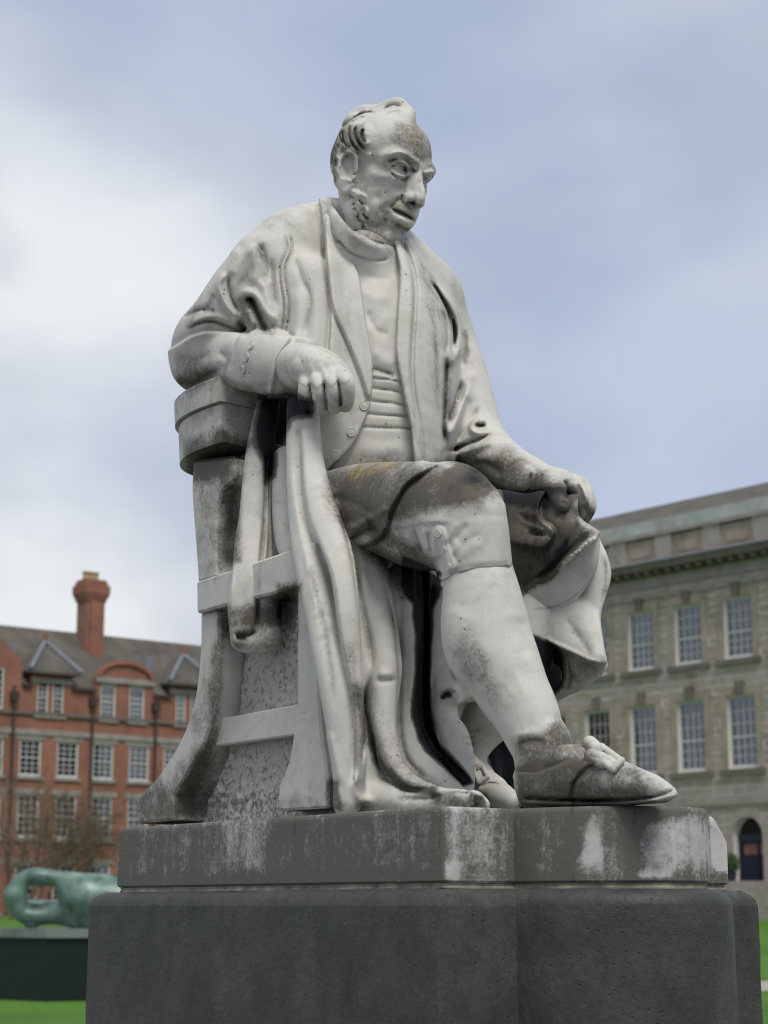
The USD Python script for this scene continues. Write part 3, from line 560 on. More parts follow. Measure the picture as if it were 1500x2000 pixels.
def hat_cloth():
    F=flatform(*HATBOX,[(1040,1210,.66,50),(1100,1220,.66,70),(1140,1260,.655,60),(1165,1290,.65,24)],[(1015,1190),(1060,1190),(1110,1175),(1150,1130),(1160,1110),(1168,1180),(1174,1230),(1182,1280),(1184,1297),(1178,1296),(1151,1289),(1117,1273),(1082,1257),(1050,1238),(1030,1228)],.03,1.9,4)
    G=flatform(*HATBOX,[(1165,1080,.72,40),(1170,1130,.72,44),(1165,1190,.71,40),(1160,1220,.70,30)],[(1150,1040),(1168,1050),(1180,1070),(1190,1098),(1194,1122),(1188,1152),(1178,1180),(1172,1212),(1165,1260),(1140,1240),(1130,1150)],.03,1.3,6)
    K=flatform(*HATBOX,[(1110,1310,.715,60),(1150,1305,.70,40),(1085,1340,.72,40)],[(1060,1230),(1082,1250),(1117,1266),(1151,1282),(1184,1294),(1185,1303),(1176,1315),(1143,1340),(1118,1353),(1095,1364),(1078,1367),(1068,1360),(1078,1348),(1094,1338),(1097,1308),(1085,1295),(1078,1265)],.03,2.2,4)
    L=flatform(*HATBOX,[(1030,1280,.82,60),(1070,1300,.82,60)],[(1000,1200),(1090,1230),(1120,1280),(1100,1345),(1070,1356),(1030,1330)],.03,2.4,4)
    F.begin(); F.stroke([(1100,1200),(1130,1240),(1160,1285)],-.007,14); F.stroke([(1150,1150),(1163,1220),(1172,1280)],-.004,6); F.stroke([(1034,1230),(1082,1256),(1117,1272),(1151,1288),(1180,1294)],.006,4,taper=.1); F.end()
    G.begin(); G.stroke([(1180,1085),(1183,1130),(1172,1185)],-.006,6); G.stroke([(1175,1070),(1186,1110),(1180,1160)],.004,5); G.end()
    K.begin(); K.stroke([(1105,1290),(1115,1320),(1105,1350)],-.006,12); K.end()
    for Q in (G,K,L): F.d=smin(F.d,Q.d,.006)
    F.rough(.0022,12); F.rough(.0008,40); return F
# ------------------------------------------------------------------ materials
def mat(name,nodes,links,surface='p.BSDF'): return usdkit.material(stage,'/World/Looks/'+name,nodes,links,surface=surface)
def plain(name,col,rough=.6,var=.12,scale=8.0,metal=0.0,spec=.3):
    c=np.array(col)
    return mat(name,{'g':('geometry',{}),'n':('noise_texture',{'scale':scale,'detail':4,'roughness':.6}),'r':('rgb_ramp',{'ramp':[(.25,c*(1-var)),(.75,c*(1+var))]}),
      'p':('principled_bsdf',{'roughness':rough,'metallic':metal,'specular_ior_level':spec})},[('g.position','n.vector'),('n.fac','r.fac'),('r.color','p.base_color')])
def weathered(name,clean,clean2,green,dirt_shade,black,bump=.12,rough=.62,streak=.22,pits=True,bias=0.0,fine=.42,fs=34.0,ss=(16,16,1.6),lo=.10,hi=.95):
    """stone whose stains and painted shade are the mesh's own painted 'dirt' broken up by noise"""
    nodes={'g':('geometry',{}),'a':('attribute',{'attribute':'dirt_shade'}),'li':('attribute',{'attribute':'lichen'}),'lm':('math',{'math_type':'multiply','use_clamp':True}),'lr':('map_range',{'from_min':.48,'from_max':.62,'to_min':0,'to_max':1,'clamp':True}),'c6':('mix_color',{'blend_type':'mix','b':(.36,.27,.06)}),
     'n1':('noise_texture',{'scale':3.2,'detail':6,'roughness':.62,'distortion':.3}),
     'n2':('noise_texture',{'scale':fs,'detail':6,'roughness':.72}),
     'n4':('noise_texture',{'scale':11.0,'detail':5,'roughness':.6,'distortion':.8}),
     'ms':('mapping',{'mapping_type':'point','scale':ss}),'ns':('noise_texture',{'scale':1.0,'detail':5,'roughness':.6}),
     'nf':('noise_texture',{'scale':120.0,'detail':4,'roughness':.75}),'k0':('math',{'math_type':'multiply_add','value2':2.2,'value3':-1.1}),'k1':('clamp',{'min':.10,'max':.42}),'k2':('math',{'math_type':'multiply'}),'s5':('math',{'math_type':'add'}),
     'm1':('math',{'math_type':'multiply_add','value2':.55,'value3':-.275+bias}),'m2':('math',{'math_type':'multiply_add','value2':fine,'value3':-fine/2}),'m3':('math',{'math_type':'multiply_add','value2':streak*2,'value3':-streak}),
     'm4':('math',{'math_type':'multiply_add','value2':.36,'value3':-.18}),
     's1':('math',{'math_type':'add'}),'s2':('math',{'math_type':'add'}),'s3':('math',{'math_type':'add'}),'s4':('math',{'math_type':'add'}),
     'd1':('map_range',{'range_type':'smoothstep','from_min':lo,'from_max':hi,'to_min':0,'to_max':1,'clamp':True}),
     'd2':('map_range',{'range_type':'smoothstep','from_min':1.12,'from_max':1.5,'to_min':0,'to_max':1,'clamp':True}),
     'c1':('mix_color',{'blend_type':'mix','a':clean,'b':clean2}),'gr':('rgb_ramp',{'ramp':[(.48,(0,0,0)),(.68,(.42,.42,.42))]}),
     'c2':('mix_color',{'blend_type':'mix','b':green}),'c3':('mix_color',{'blend_type':'mix','b':dirt_shade}),'c4':('mix_color',{'blend_type':'mix','b':black}),
     'bm':('math',{'math_type':'multiply_add','value2':.35}),'b':('bump',{'strength':bump,'distance':.006}),
     'p':('principled_bsdf',{'roughness':rough,'specular_ior_level':.28})}
    links=[('g.position',x+'.vector') for x in ('n1','n2','n4','ms','nf')]+[('ms.vector','ns.vector'),
     ('n1.fac','m1.value1'),('n2.fac','m2.value1'),('ns.fac','m3.value1'),('n4.fac','m4.value1'),('a.fac','s1.value1'),('m1.value','s1.value2'),('s1.value','s2.value1'),('m2.value','s2.value2'),('s2.value','s3.value1'),('m3.value','s3.value2'),
     ('s3.value','s4.value1'),('m4.value','s4.value2'),('nf.fac','k0.value1'),('a.fac','k1.value'),('k0.value','k2.value1'),('k1.result','k2.value2'),('s4.value','s5.value1'),('k2.value','s5.value2'),('s5.value','d1.value'),('s4.value','d2.value'),('n2.fac','c1.fac'),('n4.fac','gr.fac'),('c1.result','c2.a'),('gr.color','c2.fac'),('c2.result','c3.a'),('d1.result','c3.fac'),('c3.result','c4.a'),('d2.result','c4.fac'),
     ('nf.fac','bm.value1'),('n2.fac','bm.value3'),('bm.value','b.height'),('b.normal','p.normal')]
    links+=[('n2.fac','lr.value'),('lr.result','lm.value1'),('li.fac','lm.value2'),('lm.value','c6.fac'),('c6.result','p.base_color')]
    if pits:
        nodes.update({'v':('voronoi_texture',{'scale':42.0,'feature':'f1'}),'vp':('map_range',{'from_min':.09,'from_max':.13,'to_min':1,'to_max':0,'clamp':True}),
          'pn':('map_range',{'from_min':.535,'from_max':.60,'to_min':0,'to_max':.9,'clamp':True}),'pm':('math',{'math_type':'multiply'}),'c5':('mix_color',{'blend_type':'mix','b':(.05,.045,.035)})})
        links+=[('g.position','v.vector'),('v.distance','vp.value'),('n4.fac','pn.value'),('vp.result','pm.value1'),('pn.result','pm.value2'),('c4.result','c5.a'),('pm.value','c5.fac'),('c5.result','c6.a')]
    else: links+=[('c4.result','c6.a')]
    return mat(name,nodes,links)
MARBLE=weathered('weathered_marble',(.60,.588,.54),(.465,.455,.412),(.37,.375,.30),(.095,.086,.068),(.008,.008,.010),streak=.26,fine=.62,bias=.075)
PANEL=weathered('picked_marble',(.52,.51,.475),(.36,.35,.32),(.38,.385,.34),(.17,.165,.145),(.10,.10,.09),bump=.7,fine=4.2,fs=66.0,pits=False,streak=.1,bias=.26,lo=.25,hi=.85)  # colour speckle painted in place of shading on the picked relief
PLINTH=weathered('stained_plinth_marble',(.56,.545,.53),(.40,.39,.375),(.29,.28,.245),(.108,.105,.088),(.04,.04,.035),bump=.35,streak=.50,pits=False,bias=.02,fine=.72,ss=(30,30,1.9),lo=.16,hi=.84)
LICHEN=plain('yellow_lichen',(.42,.34,.10),.8,.3,60)
MORTAR=plain('pale_mortar',(.21,.21,.165),.9,.5,26)
def granite():
    return mat('dark_granite',{'g':('geometry',{}),'n1':('noise_texture',{'scale':2.6,'detail':6,'roughness':.6,'distortion':.4}),'n2':('noise_texture',{'scale':70.0,'detail':4,'roughness':.65}),'ms':('mapping',{'mapping_type':'point','scale':(7,7,1.1)}),'ns':('noise_texture',{'scale':1.0,'detail':4}),
      'n3':('noise_texture',{'scale':14,'detail':6,'roughness':.7}),
      'r1':('rgb_ramp',{'ramp':[(.28,(.032,.035,.030)),(.55,(.049,.051,.045)),(.75,(.074,.074,.068))]}),'r2':('rgb_ramp',{'ramp':[(.30,(.80,.80,.80)),(.5,(1,1,1)),(.66,(1.12,1.12,1.12)),(.74,(1.7,1.7,1.7))]}),'rs':('rgb_ramp',{'ramp':[(.3,(.86,.87,.85)),(.7,(1.12,1.12,1.12))]}),'r3':('rgb_ramp',{'ramp':[(.35,(.82,.82,.82)),(.65,(1.2,1.2,1.2))]}),
      'a':('mix_color',{'blend_type':'multiply','fac':1.0,'use_clamp':False}),'b':('mix_color',{'blend_type':'multiply','fac':1.0}),'c':('mix_color',{'blend_type':'multiply','fac':1.0}),
      'pc':('rgb_ramp',{'ramp':[(0,(.62,.62,.62)),(1,(1,1,1))]}),'d':('mix_color',{'blend_type':'multiply','fac':1.0}),'v':('voronoi_texture',{'scale':48,'feature':'f1'}),'vr':('map_range',{'from_min':.06,'from_max':.15,'to_min':0,'to_max':1,'clamp':True}),'hh':('math',{'math_type':'multiply_add','value2':.6}),
      'bp':('bump',{'strength':.55,'distance':.006}),'p':('principled_bsdf',{'roughness':.55,'specular_ior_level':.35})},
      [('g.position','n1.vector'),('g.position','n2.vector'),('g.position','n3.vector'),('g.position','ms.vector'),('ms.vector','ns.vector'),('g.position','v.vector'),('n1.fac','r1.fac'),('n2.fac','r2.fac'),('ns.fac','rs.fac'),('n3.fac','r3.fac'),('r1.color','a.a'),('r2.color','a.b'),('a.result','b.a'),('rs.color','b.b'),('b.result','c.a'),('r3.color','c.b'),('c.result','d.a'),('vr.result','pc.fac'),('pc.color','d.b'),('d.result','p.base_color'),
       ('v.distance','vr.value'),('n2.fac','hh.value1'),('vr.result','hh.value3'),('hh.value','bp.height'),('bp.normal','p.normal')])
GRANITE=granite()
def grass():
    return mat('lawn_grass',{'g':('geometry',{}),'n1':('noise_texture',{'scale':.25,'detail':4}),'n2':('noise_texture',{'scale':5,'detail':5,'roughness':.7}),'r1':('rgb_ramp',{'ramp':[(.3,(.050,.125,.016)),(.7,(.085,.185,.026))]}),'r2':('rgb_ramp',{'ramp':[(.3,(.8,.8,.8)),(.7,(1.2,1.2,1.2))]}),'a':('mix_color',{'blend_type':'multiply','fac':1.0}),'b':('bump',{'strength':.6,'distance':.04}),'p':('principled_bsdf',{'roughness':.8,'specular_ior_level':.15})},
      [('g.position','n1.vector'),('g.position','n2.vector'),('n1.fac','r1.fac'),('n2.fac','r2.fac'),('r1.color','a.a'),('r2.color','a.b'),('a.result','p.base_color'),('n2.fac','b.height'),('b.normal','p.normal')])
GRASS=grass()
def brick(name,ex,c1,c2,mort,bw,bh,ms=.012):
    """courses laid along the wall direction ex"""
    ang=math.atan2(ex[1],ex[0])
    return mat(name,{'g':('geometry',{}),'m':('mapping',{'mapping_type':'point','rotation':(0,0,-ang)}),'m2':('mapping',{'mapping_type':'point','rotation':(math.pi/2,0,0)}),
      'b':('brick_texture',{'scale':1.0,'brick_width':bw,'row_height':bh,'mortar_size':ms,'color1':c1,'color2':c2,'mortar':mort,'bias':-.1}),'n':('noise_texture',{'scale':.55,'detail':5,'roughness':.6}),'r':('rgb_ramp',{'ramp':[(.3,(.78,.78,.8)),(.7,(1.22,1.18,1.15))]}),'x':('mix_color',{'blend_type':'multiply','fac':1.0}),'p':('principled_bsdf',{'roughness':.85,'specular_ior_level':.2})},
      [('g.position','m.vector'),('m.vector','m2.vector'),('m2.vector','b.vector'),('g.position','n.vector'),('n.fac','r.fac'),('b.color','x.a'),('r.color','x.b'),('x.result','p.base_color')])
W1=np.array([math.sin(math.radians(50.5)),math.cos(math.radians(50.5))]); W2=np.array([math.sin(math.radians(-39.4)),math.cos(math.radians(-39.4))])
BRICK=brick('red_brick',W1,(.29,.10,.066),(.22,.076,.053),(.26,.175,.13),.23,.075)
def stoneblock(name,c,v):
    c=np.array(c)
    return mat(name,{'g':('geometry',{}),'o':('object_info',{}),'i':('geometry',{}),'n':('noise_texture',{'scale':1.4,'detail':6,'roughness':.68}),'r':('rgb_ramp',{'ramp':[(.3,c*.66),(.5,c),(.72,c*1.22)]}),'h':('rgb_ramp',{'ramp':[(0,(.72,.73,.76)),(.5,(1,1,1)),(1,(1.22,1.17,1.03))]}),'x':('mix_color',{'blend_type':'multiply','fac':1.0}),'p':('principled_bsdf',{'roughness':.85,'specular_ior_level':.2})},
      [('g.position','n.vector'),('n.fac','r.fac'),('i.random_per_island','h.fac'),('r.color','x.a'),('h.color','x.b'),('x.result','p.base_color')])
ASHLAR=stoneblock('grey_ashlar',(.43,.38,.32),.2); ASHLAR2=stoneblock('warm_ashlar',(.43,.36,.28),.2); ASHLAR3=stoneblock('pale_ashlar',(.47,.42,.37),.2); DARKST=stoneblock('dark_stone',(.21,.19,.16),.2)  # the last is a darker stone for cornice, sills and keystones
JOINT=plain('wall_joint',(.66,.62,.56),.95,.1,3)
LIMEST=plain('grey_limestone_trim',(.27,.25,.225),.85,.25,2.0); LEAD=plain('lead_sheet',(.17,.185,.215),.5,.2,1.2); SLATE=plain('roof_slate',(.062,.060,.062),.75,.35,1.1); SLATE2=plain('mossy_tile_roof',(.098,.090,.076),.85,.4,.9); COPPER=plain('green_copper',(.27,.30,.27),.7,.3,1.2)
WHITEW=plain('white_window_paint',(.56,.56,.54),.5,.04,3); IRON=plain('brown_iron_pipe',(.06,.04,.035),.5,.1,3); POT=plain('yellow_chimney_pot',(.36,.25,.14),.8,.2,3); INTERIOR=plain('dark_room',(.02,.02,.022),.9,.2,1); BLIND=plain('pale_blind',(.62,.60,.58),.8,.35,.5); BLIND2=plain('grey_blind',(.42,.43,.45),.8,.5,.6); NAVY=plain('navy_paint',(.018,.022,.04),.4,.1,3); DISPLAY=plain('faded_display_board',(.22,.10,.085),.6,.5,1.5); BARK=plain('brown_twigs',(.13,.10,.07),.9,.25,3); LEAF=plain('shrub_leaf',(.035,.085,.02),.6,.35,9); PATHM=plain('path_gravel',(.34,.31,.28),.9,.12,6); HEDGE=plain('dark_green_block',(.006,.013,.008),.5,.2,6); PSLAB=plain('grey_green_slab',(.15,.18,.165),.6,.25,3)
GLASS=mat('window_glass',{'f':('fresnel',{'IOR':2.3}),'t':('transparent_bsdf',{'color':(.93,.95,.95)}),'g':('glossy_bsdf',{'color':(.9,.93,.95),'roughness':.03}),'m':('mix_closure',{})},[('f.fac','m.fac'),('t.BSDF','m.closure1'),('g.BSDF','m.closure2')],'m.closure')
BRONZE=mat('green_bronze',{'g':('geometry',{}),'n':('noise_texture',{'scale':1.6,'detail':6,'roughness':.65}),'ms':('mapping',{'mapping_type':'point','scale':(5,5,.7)}),'ns':('noise_texture',{'scale':1.0,'detail':4}),'s':('separate_xyz',{}),'r':('rgb_ramp',{'ramp':[(.30,(.035,.058,.050)),(.48,(.10,.165,.138)),(.7,(.19,.28,.238))]}),'k':('rgb_ramp',{'ramp':[(.32,(.35,.38,.38)),(.48,(1,1,1))]}),'x':('mix_color',{'blend_type':'multiply','fac':.8}),'p':('principled_bsdf',{'roughness':.42,'metallic':.15,'specular_ior_level':.5})},
  [('g.position','n.vector'),('g.position','ms.vector'),('ms.vector','ns.vector'),('n.fac','r.fac'),('ns.fac','k.fac'),('r.color','x.a'),('k.color','x.b'),('x.result','p.base_color')])
# ------------------------------------------------------------------ prims
_used={}
def free(parent,name):
    k=(parent,name); n=_used.get(k,0); _used[k]=n+1
    return f'{parent}/{name}' if n==0 else f'{parent}/{name}_{n:03d}'
_org={}
def tag(p,label=None,cat=None,group=None,kind=None):
    for k,v in (('label',label),('category',cat),('group',group),('kind',kind)):
        if v: p.SetCustomDataByKey(k,v)
    return p
def thing(name,loc,label,cat,group=None):
    path=free('/World',name); x=UsdGeom.Xform.Define(stage,path); x.AddTranslateOp().Set(Gf.Vec3d(*map(float,loc))); _org[path]=np.array(loc,float)
    tag(x.GetPrim(),label,cat,group); return path
def org(path):
    for p in (path,path.rsplit('/',1)[0],'/'.join(path.split('/')[:3])):
        if p in _org: return _org[p]
    return np.zeros(3)
def part(parent,name,m,material,smooth=False,label=None,kind=None,dirt_shade=None,lichen=None):
    """a mesh given in world coordinates, under its thing; dirt: a function of the world points"""
    path=free(parent,name); v,f=(m.vertices,m.faces) if hasattr(m,'vertices') else m
    v=np.asarray(v,float); o=org(parent)
    if dirt_shade is None: p=usdkit.mesh(stage,path,(v-o,np.asarray(f)),material,smooth=smooth)
    else:
        v,f,n=meshkit.arrays((v,np.asarray(f)),smooth); p=usdkit.mesh(stage,path,(v-o,f),material)
        if n is not None: p.CreateNormalsAttr(Vt.Vec3fArray.FromNumpy(n.astype(np.float32))); p.SetNormalsInterpolation('vertex')
        pv=UsdGeom.PrimvarsAPI(p).CreatePrimvar('dirt_shade',Sdf.ValueTypeNames.FloatArray,'vertex'); pv.Set(Vt.FloatArray.FromNumpy(np.asarray(dirt_shade(v),np.float32)))
        if lichen is not None: UsdGeom.PrimvarsAPI(p).CreatePrimvar('lichen',Sdf.ValueTypeNames.FloatArray,'vertex').Set(Vt.FloatArray.FromNumpy(np.asarray(lichen(v),np.float32)))
    tag(p.GetPrim(),label,None,None,kind); return path
def top(name,m,material,label=None,cat=None,kind=None,smooth=False,group=None):
    path=free('/World',name); v,f=(m.vertices,m.faces) if hasattr(m,'vertices') else m
    p=usdkit.mesh(stage,path,(np.asarray(v,float),np.asarray(f)),material,smooth=smooth); tag(p.GetPrim(),label,cat,group,kind); return path
def joinm(ms):
    V=[];T=[];n=0
    for m in ms:
        v,f=(m.vertices,m.faces) if hasattr(m,'vertices') else m
        V.append(np.asarray(v,float)); T.append(np.asarray(f)+n); n+=len(v)
    return np.vstack(V),np.vstack(T)
def prism(poly,lo,hi,axis,bev=0.0):
    """a 2D outline (shapely) drawn in the two other axes, extruded along one axis"""
    m=trimesh.creation.extrude_polygon(poly,hi-lo); v=np.array(m.vertices); v[:,2]+=lo
    if axis=='a': v=v[:,[2,0,1]]
    return v,np.array(m.faces)
# ------------------------------------------------------------------ stains, and shade painted into undersides and gaps: outlines on the stone
def S(pts,val,soft,amin=-9): return (np.array(pts,float),val,soft,amin)
STAIN_SHADE=[
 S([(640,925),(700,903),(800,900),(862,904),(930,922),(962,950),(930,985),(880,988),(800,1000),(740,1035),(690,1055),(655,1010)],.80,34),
 S([(860,915),(920,915),(960,945),(950,985),(900,985),(850,960)],.30,18), S([(700,1000),(760,1040),(850,1085),(856,1118),(800,1105),(720,1075)],.70,16),  # knee patch is stain; the thigh underside carries painted shade
 S([(885,1250),(920,1230),(960,1290),(985,1390),(950,1380),(900,1310)],.48,22), S([(940,1110),(1010,1110),(1000,1160),(960,1150)],.2,20),  # calf darker along its lower left
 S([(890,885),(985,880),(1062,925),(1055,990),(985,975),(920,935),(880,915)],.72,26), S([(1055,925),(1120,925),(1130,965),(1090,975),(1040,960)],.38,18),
 S([(1000,1455),(1060,1425),(1085,1395),(1140,1445),(1180,1480),(1140,1500),(1080,1500),(1020,1510)],.66,18), S([(1010,1500),(1130,1490),(1240,1500),(1330,1550),(1330,1580),(1010,1580)],.78,14), S([(1250,1515),(1325,1545),(1320,1570),(1270,1560)],-.45,16),S([(1170,1500),(1220,1505),(1230,1530),(1180,1535)],-.35,16),S([(1010,1560),(1330,1560),(1330,1585),(1010,1585)],.35,8),
 S([(330,720),(430,725),(520,790),(510,880),(430,935),(360,930),(340,840)],.26,20), S([(355,865),(440,850),(505,862),(480,935),(370,950)],.5,14), S([(425,838),(445,838),(452,870),(420,880)],.4,6),  # arm stain and chip; its underside carries painted shadow
 S([(370,905),(450,900),(448,960),(430,1010),(425,1140),(376,1140)],.36,14), S([(436,950),(475,930),(470,1100),(428,1120)],.7,12),  # arm post darker, most on its inner return
 S([(508,775),(560,770),(603,785),(600,812),(566,822),(548,870),(542,935),(526,945),(515,900),(505,830)],1.75,12),  # gap at the arm painted black: deep shade as well as algae
 S([(780,1085),(862,1118),(848,1165),(842,1380),(860,1440),(925,1525),(905,1535),(840,1462),(812,1400),(814,1180),(790,1140)],1.7,7),  # gap in the gown painted black: deep shade as well as algae
 S([(690,1068),(760,1085),(860,1118),(850,1160),(790,1165),(745,1120)],.8,16),  # shade below the thigh, painted in
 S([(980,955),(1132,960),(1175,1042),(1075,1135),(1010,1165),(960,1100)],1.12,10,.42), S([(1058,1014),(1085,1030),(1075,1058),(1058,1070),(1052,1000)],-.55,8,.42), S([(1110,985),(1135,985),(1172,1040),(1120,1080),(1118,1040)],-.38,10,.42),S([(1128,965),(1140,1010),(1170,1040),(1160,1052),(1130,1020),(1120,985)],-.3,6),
 S([(1035,1236),(1082,1258),(1100,1275),(1097,1308),(1094,1338),(1070,1365),(1030,1330)],1.85,8,.42), S([(940,1380),(1020,1470),(1022,1580),(975,1575),(950,1450)],1.8,6,.56), S([(1085,1262),(1184,1298),(1180,1318),(1080,1370)],.34,18),  # hat hollow and space behind the leg painted black as shade; tip stained
 S([(262,1550),(385,1380),(430,1200),(430,1610),(260,1615)],.45,26), S([(420,1190),(450,1210),(440,1350),(380,1600),(336,1604),(370,1510),(415,1420)],.38,10), S([(255,1550),(345,1545),(345,1615),(255,1615)],.22,10),S([(300,1500),(370,1420),(390,1440),(330,1540)],-.35,12),  # rear leg darker, most on its front face
 S([(540,1150),(582,1140),(578,1240),(545,1215)],1.0,12), S([(430,1190),(560,1165),(575,1210),(440,1240)],.6,14), S([(380,1560),(545,1545),(545,1600),(378,1602)],.25,20),  # darker band below the seat rail and at the panel foot
 S([(640,1525),(662,1522),(664,1580),(640,1580)],.6,5), S([(542,1560),(640,1555),(640,1582),(540,1585)],.3,8),S([(384,1190),(450,1170),(455,1185),(386,1204)],.35,5),  # front leg darker on its front face and at the foot
 S([(468,480),(500,450),(515,490),(490,520),(455,560)],.34,14), S([(462,575),(500,570),(550,630),(540,655),(500,645),(470,620)],.5,12), S([(335,690),(400,690),(420,740),(385,765),(345,755)],.36,16), S([(470,735),(530,745),(528,778),(480,760)],.36,10), S([(345,610),(440,570),(480,640),(370,655)],.22,20), S([(540,700),(580,690),(585,770),(555,770)],.22,14), S([(585,770),(690,775),(690,810),(590,812)],.28,12), S([(520,400),(640,400),(600,470),(500,470)],.16,20),
 S([(650,200),(860,200),(860,480),(650,480)],.10,20), S([(730,330),(760,340),(770,440),(720,440)],.14,16), S([(775,235),(815,230),(858,290),(856,338),(800,300),(768,272)],.46,14), S([(655,245),(722,238),(728,300),(700,306),(660,300)],.52,12), S([(688,425),(720,430),(770,450),(800,462),(790,482),(740,474),(700,452)],.38,10), S([(640,395),(660,420),(700,452),(775,478),(770,505),(700,490),(650,440)],.18,12), S([(762,402),(800,402),(806,420),(770,416)],.30,7), S([(645,290),(660,290),(664,370),(652,370)],.35,6), S([(768,300),(815,315),(806,330),(780,318)],.25,6),S([(700,180),(800,185),(830,250),(720,250),(690,230)],-.12,20),
 S([(818,500),(850,520),(875,600),(860,640),(840,600),(825,560)],.34,16), S([(825,640),(850,650),(852,760),(835,800)],.22,14), S([(868,700),(885,700),(880,880),(866,885)],.6,8), S([(900,630),(918,660),(915,720),(895,700)],.25,12),S([(720,720),(785,725),(785,742),(720,735)],.3,6),  # includes a darker line down the slit beside the left sleeve
 S([(575,1050),(640,1060),(660,1200),(620,1250)],.08,20), S([(690,1340),(740,1330),(780,1420),(820,1500),(870,1530),(850,1555),(790,1545),(740,1490),(705,1420)],.34,14), S([(713,1370),(738,1470),(802,1536),(855,1536),(850,1552),(790,1550),(728,1490)],.5,6), S([(680,1250),(700,1250),(716,1420),(705,1570),(690,1570),(694,1430)],.3,8), S([(840,1548),(950,1550),(956,1580),(850,1572)],.55,8), S([(660,1560),(860,1560),(860,1580),(660,1580)],.28,8),S([(855,1340),(892,1340),(892,1375),(860,1380)],.35,8),
 S([(495,1190),(548,1195),(550,1262),(500,1275),(470,1265)],.36,14), S([(450,1240),(490,1235),(480,1275),(455,1265)],.3,8),S([(560,940),(620,940),(640,1100),(600,1100)],-.1,20),
]
def dirt_shade_of(vl,carve=.30):
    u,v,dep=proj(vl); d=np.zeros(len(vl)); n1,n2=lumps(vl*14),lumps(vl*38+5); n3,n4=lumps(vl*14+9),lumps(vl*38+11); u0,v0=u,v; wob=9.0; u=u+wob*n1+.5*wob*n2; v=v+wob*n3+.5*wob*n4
    for P,val,soft,amin in STAIN_SHADE:
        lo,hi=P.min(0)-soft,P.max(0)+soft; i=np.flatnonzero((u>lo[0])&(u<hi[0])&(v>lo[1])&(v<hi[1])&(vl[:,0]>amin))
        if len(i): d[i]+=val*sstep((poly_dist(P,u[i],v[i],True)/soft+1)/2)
    g=np.zeros(len(vl)); u,v=u0,v0
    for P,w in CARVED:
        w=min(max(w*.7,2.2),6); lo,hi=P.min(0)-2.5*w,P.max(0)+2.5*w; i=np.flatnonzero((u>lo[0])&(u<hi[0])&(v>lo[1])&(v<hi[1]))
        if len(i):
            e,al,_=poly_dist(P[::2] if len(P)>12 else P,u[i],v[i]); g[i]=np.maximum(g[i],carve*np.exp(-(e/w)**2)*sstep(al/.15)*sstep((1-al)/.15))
    return d+g
LICHENS=[S([(680,925),(700,902),(765,898),(780,914),(725,926),(690,940)],1.0,10),S([(766,404),(790,400),(806,412),(780,420)],.8,6),S([(790,245),(815,240),(830,275),(800,290)],.45,12),S([(655,248),(680,240),(690,270),(665,285)],.4,10),S([(905,760),(925,760),(930,790),(905,800)],.0,6)]
def lichen_of(vl):
    u,v,dep=proj(vl); d=np.zeros(len(vl))
    for P,val,soft,amin in LICHENS:
        lo,hi=P.min(0)-soft,P.max(0)+soft; i=np.flatnonzero((u>lo[0])&(u<hi[0])&(v>lo[1])&(v<hi[1]))
        if len(i): d[i]=np.maximum(d[i],val*sstep((poly_dist(P,u[i],v[i],True)/soft+1)/2))
    return d
STA=thing('statue',ORI,'weathered white marble statue of a seated man in robe and breeches holding a hat','statue')
def marble(parent,name,m,label=None,material=None,smooth=True):
    vl,f=m if isinstance(m,tuple) else m.mesh()
    return part(parent,name,(to_world(vl),f),material or MARBLE,smooth=smooth,label=label,dirt_shade=lambda w: dirt_shade_of(to_local(w)),lichen=lambda w: lichen_of(to_local(w)))
_fig=figure(); _cas=cassock(); _coat=coat(); _bre=breeches(); _sr=shoe_right(); _sl=shoe_left(); _gow=gown_right(); _hs=hanging_sleeve(); _hb=hat_brim(); _hc=hat_crown(); _hcl=hat_cloth()
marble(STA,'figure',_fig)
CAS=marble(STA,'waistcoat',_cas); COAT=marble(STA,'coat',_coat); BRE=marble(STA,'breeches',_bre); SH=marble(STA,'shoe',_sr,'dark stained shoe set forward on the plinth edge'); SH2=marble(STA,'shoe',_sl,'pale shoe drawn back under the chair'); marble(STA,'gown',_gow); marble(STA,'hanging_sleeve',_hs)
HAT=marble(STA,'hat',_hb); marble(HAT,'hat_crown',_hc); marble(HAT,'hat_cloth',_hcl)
def button(u,v,a,r,F=None,hh=.5):
    """a round domed button set on the cloth"""
    c=surf(u,v,F) if F is not None else at(u,v,a); R=r*proj(c)[2]/FPX; n=normal_at(c,F) if F is not None else -CAMF
    prof=[(0,.75),(.55,.72),(.80,.60),(.90,.78),(1.0,.62),(1.0,.0),(.9,-.8)]
    x=np.cross(n,[0,0,1.]); x/=np.linalg.norm(x); y=np.cross(n,x); k=18; V=[c+n*R*.75*hh*1.2]; T=[]
    for (q,h) in prof[1:]:
        for j in range(k): t=2*math.pi*j/k; V.append(c+R*q*(math.cos(t)*x+math.sin(t)*y)+n*R*h*hh)
    for j in range(k): T.append((0,1+(j+1)%k,1+j))
    for i in range(len(prof)-2):
        for j in range(k): a0=1+i*k+j; a1=1+i*k+(j+1)%k; T+= [(a0,a1,a1+k),(a0,a1+k,a0+k)]
    V=np.array(V); T=np.array(T)
    nf=np.cross(V[T[0,1]]-V[T[0,0]],V[T[0,2]]-V[T[0,0]])
    if nf@n<0: T=T[:,::-1]
    return V,T
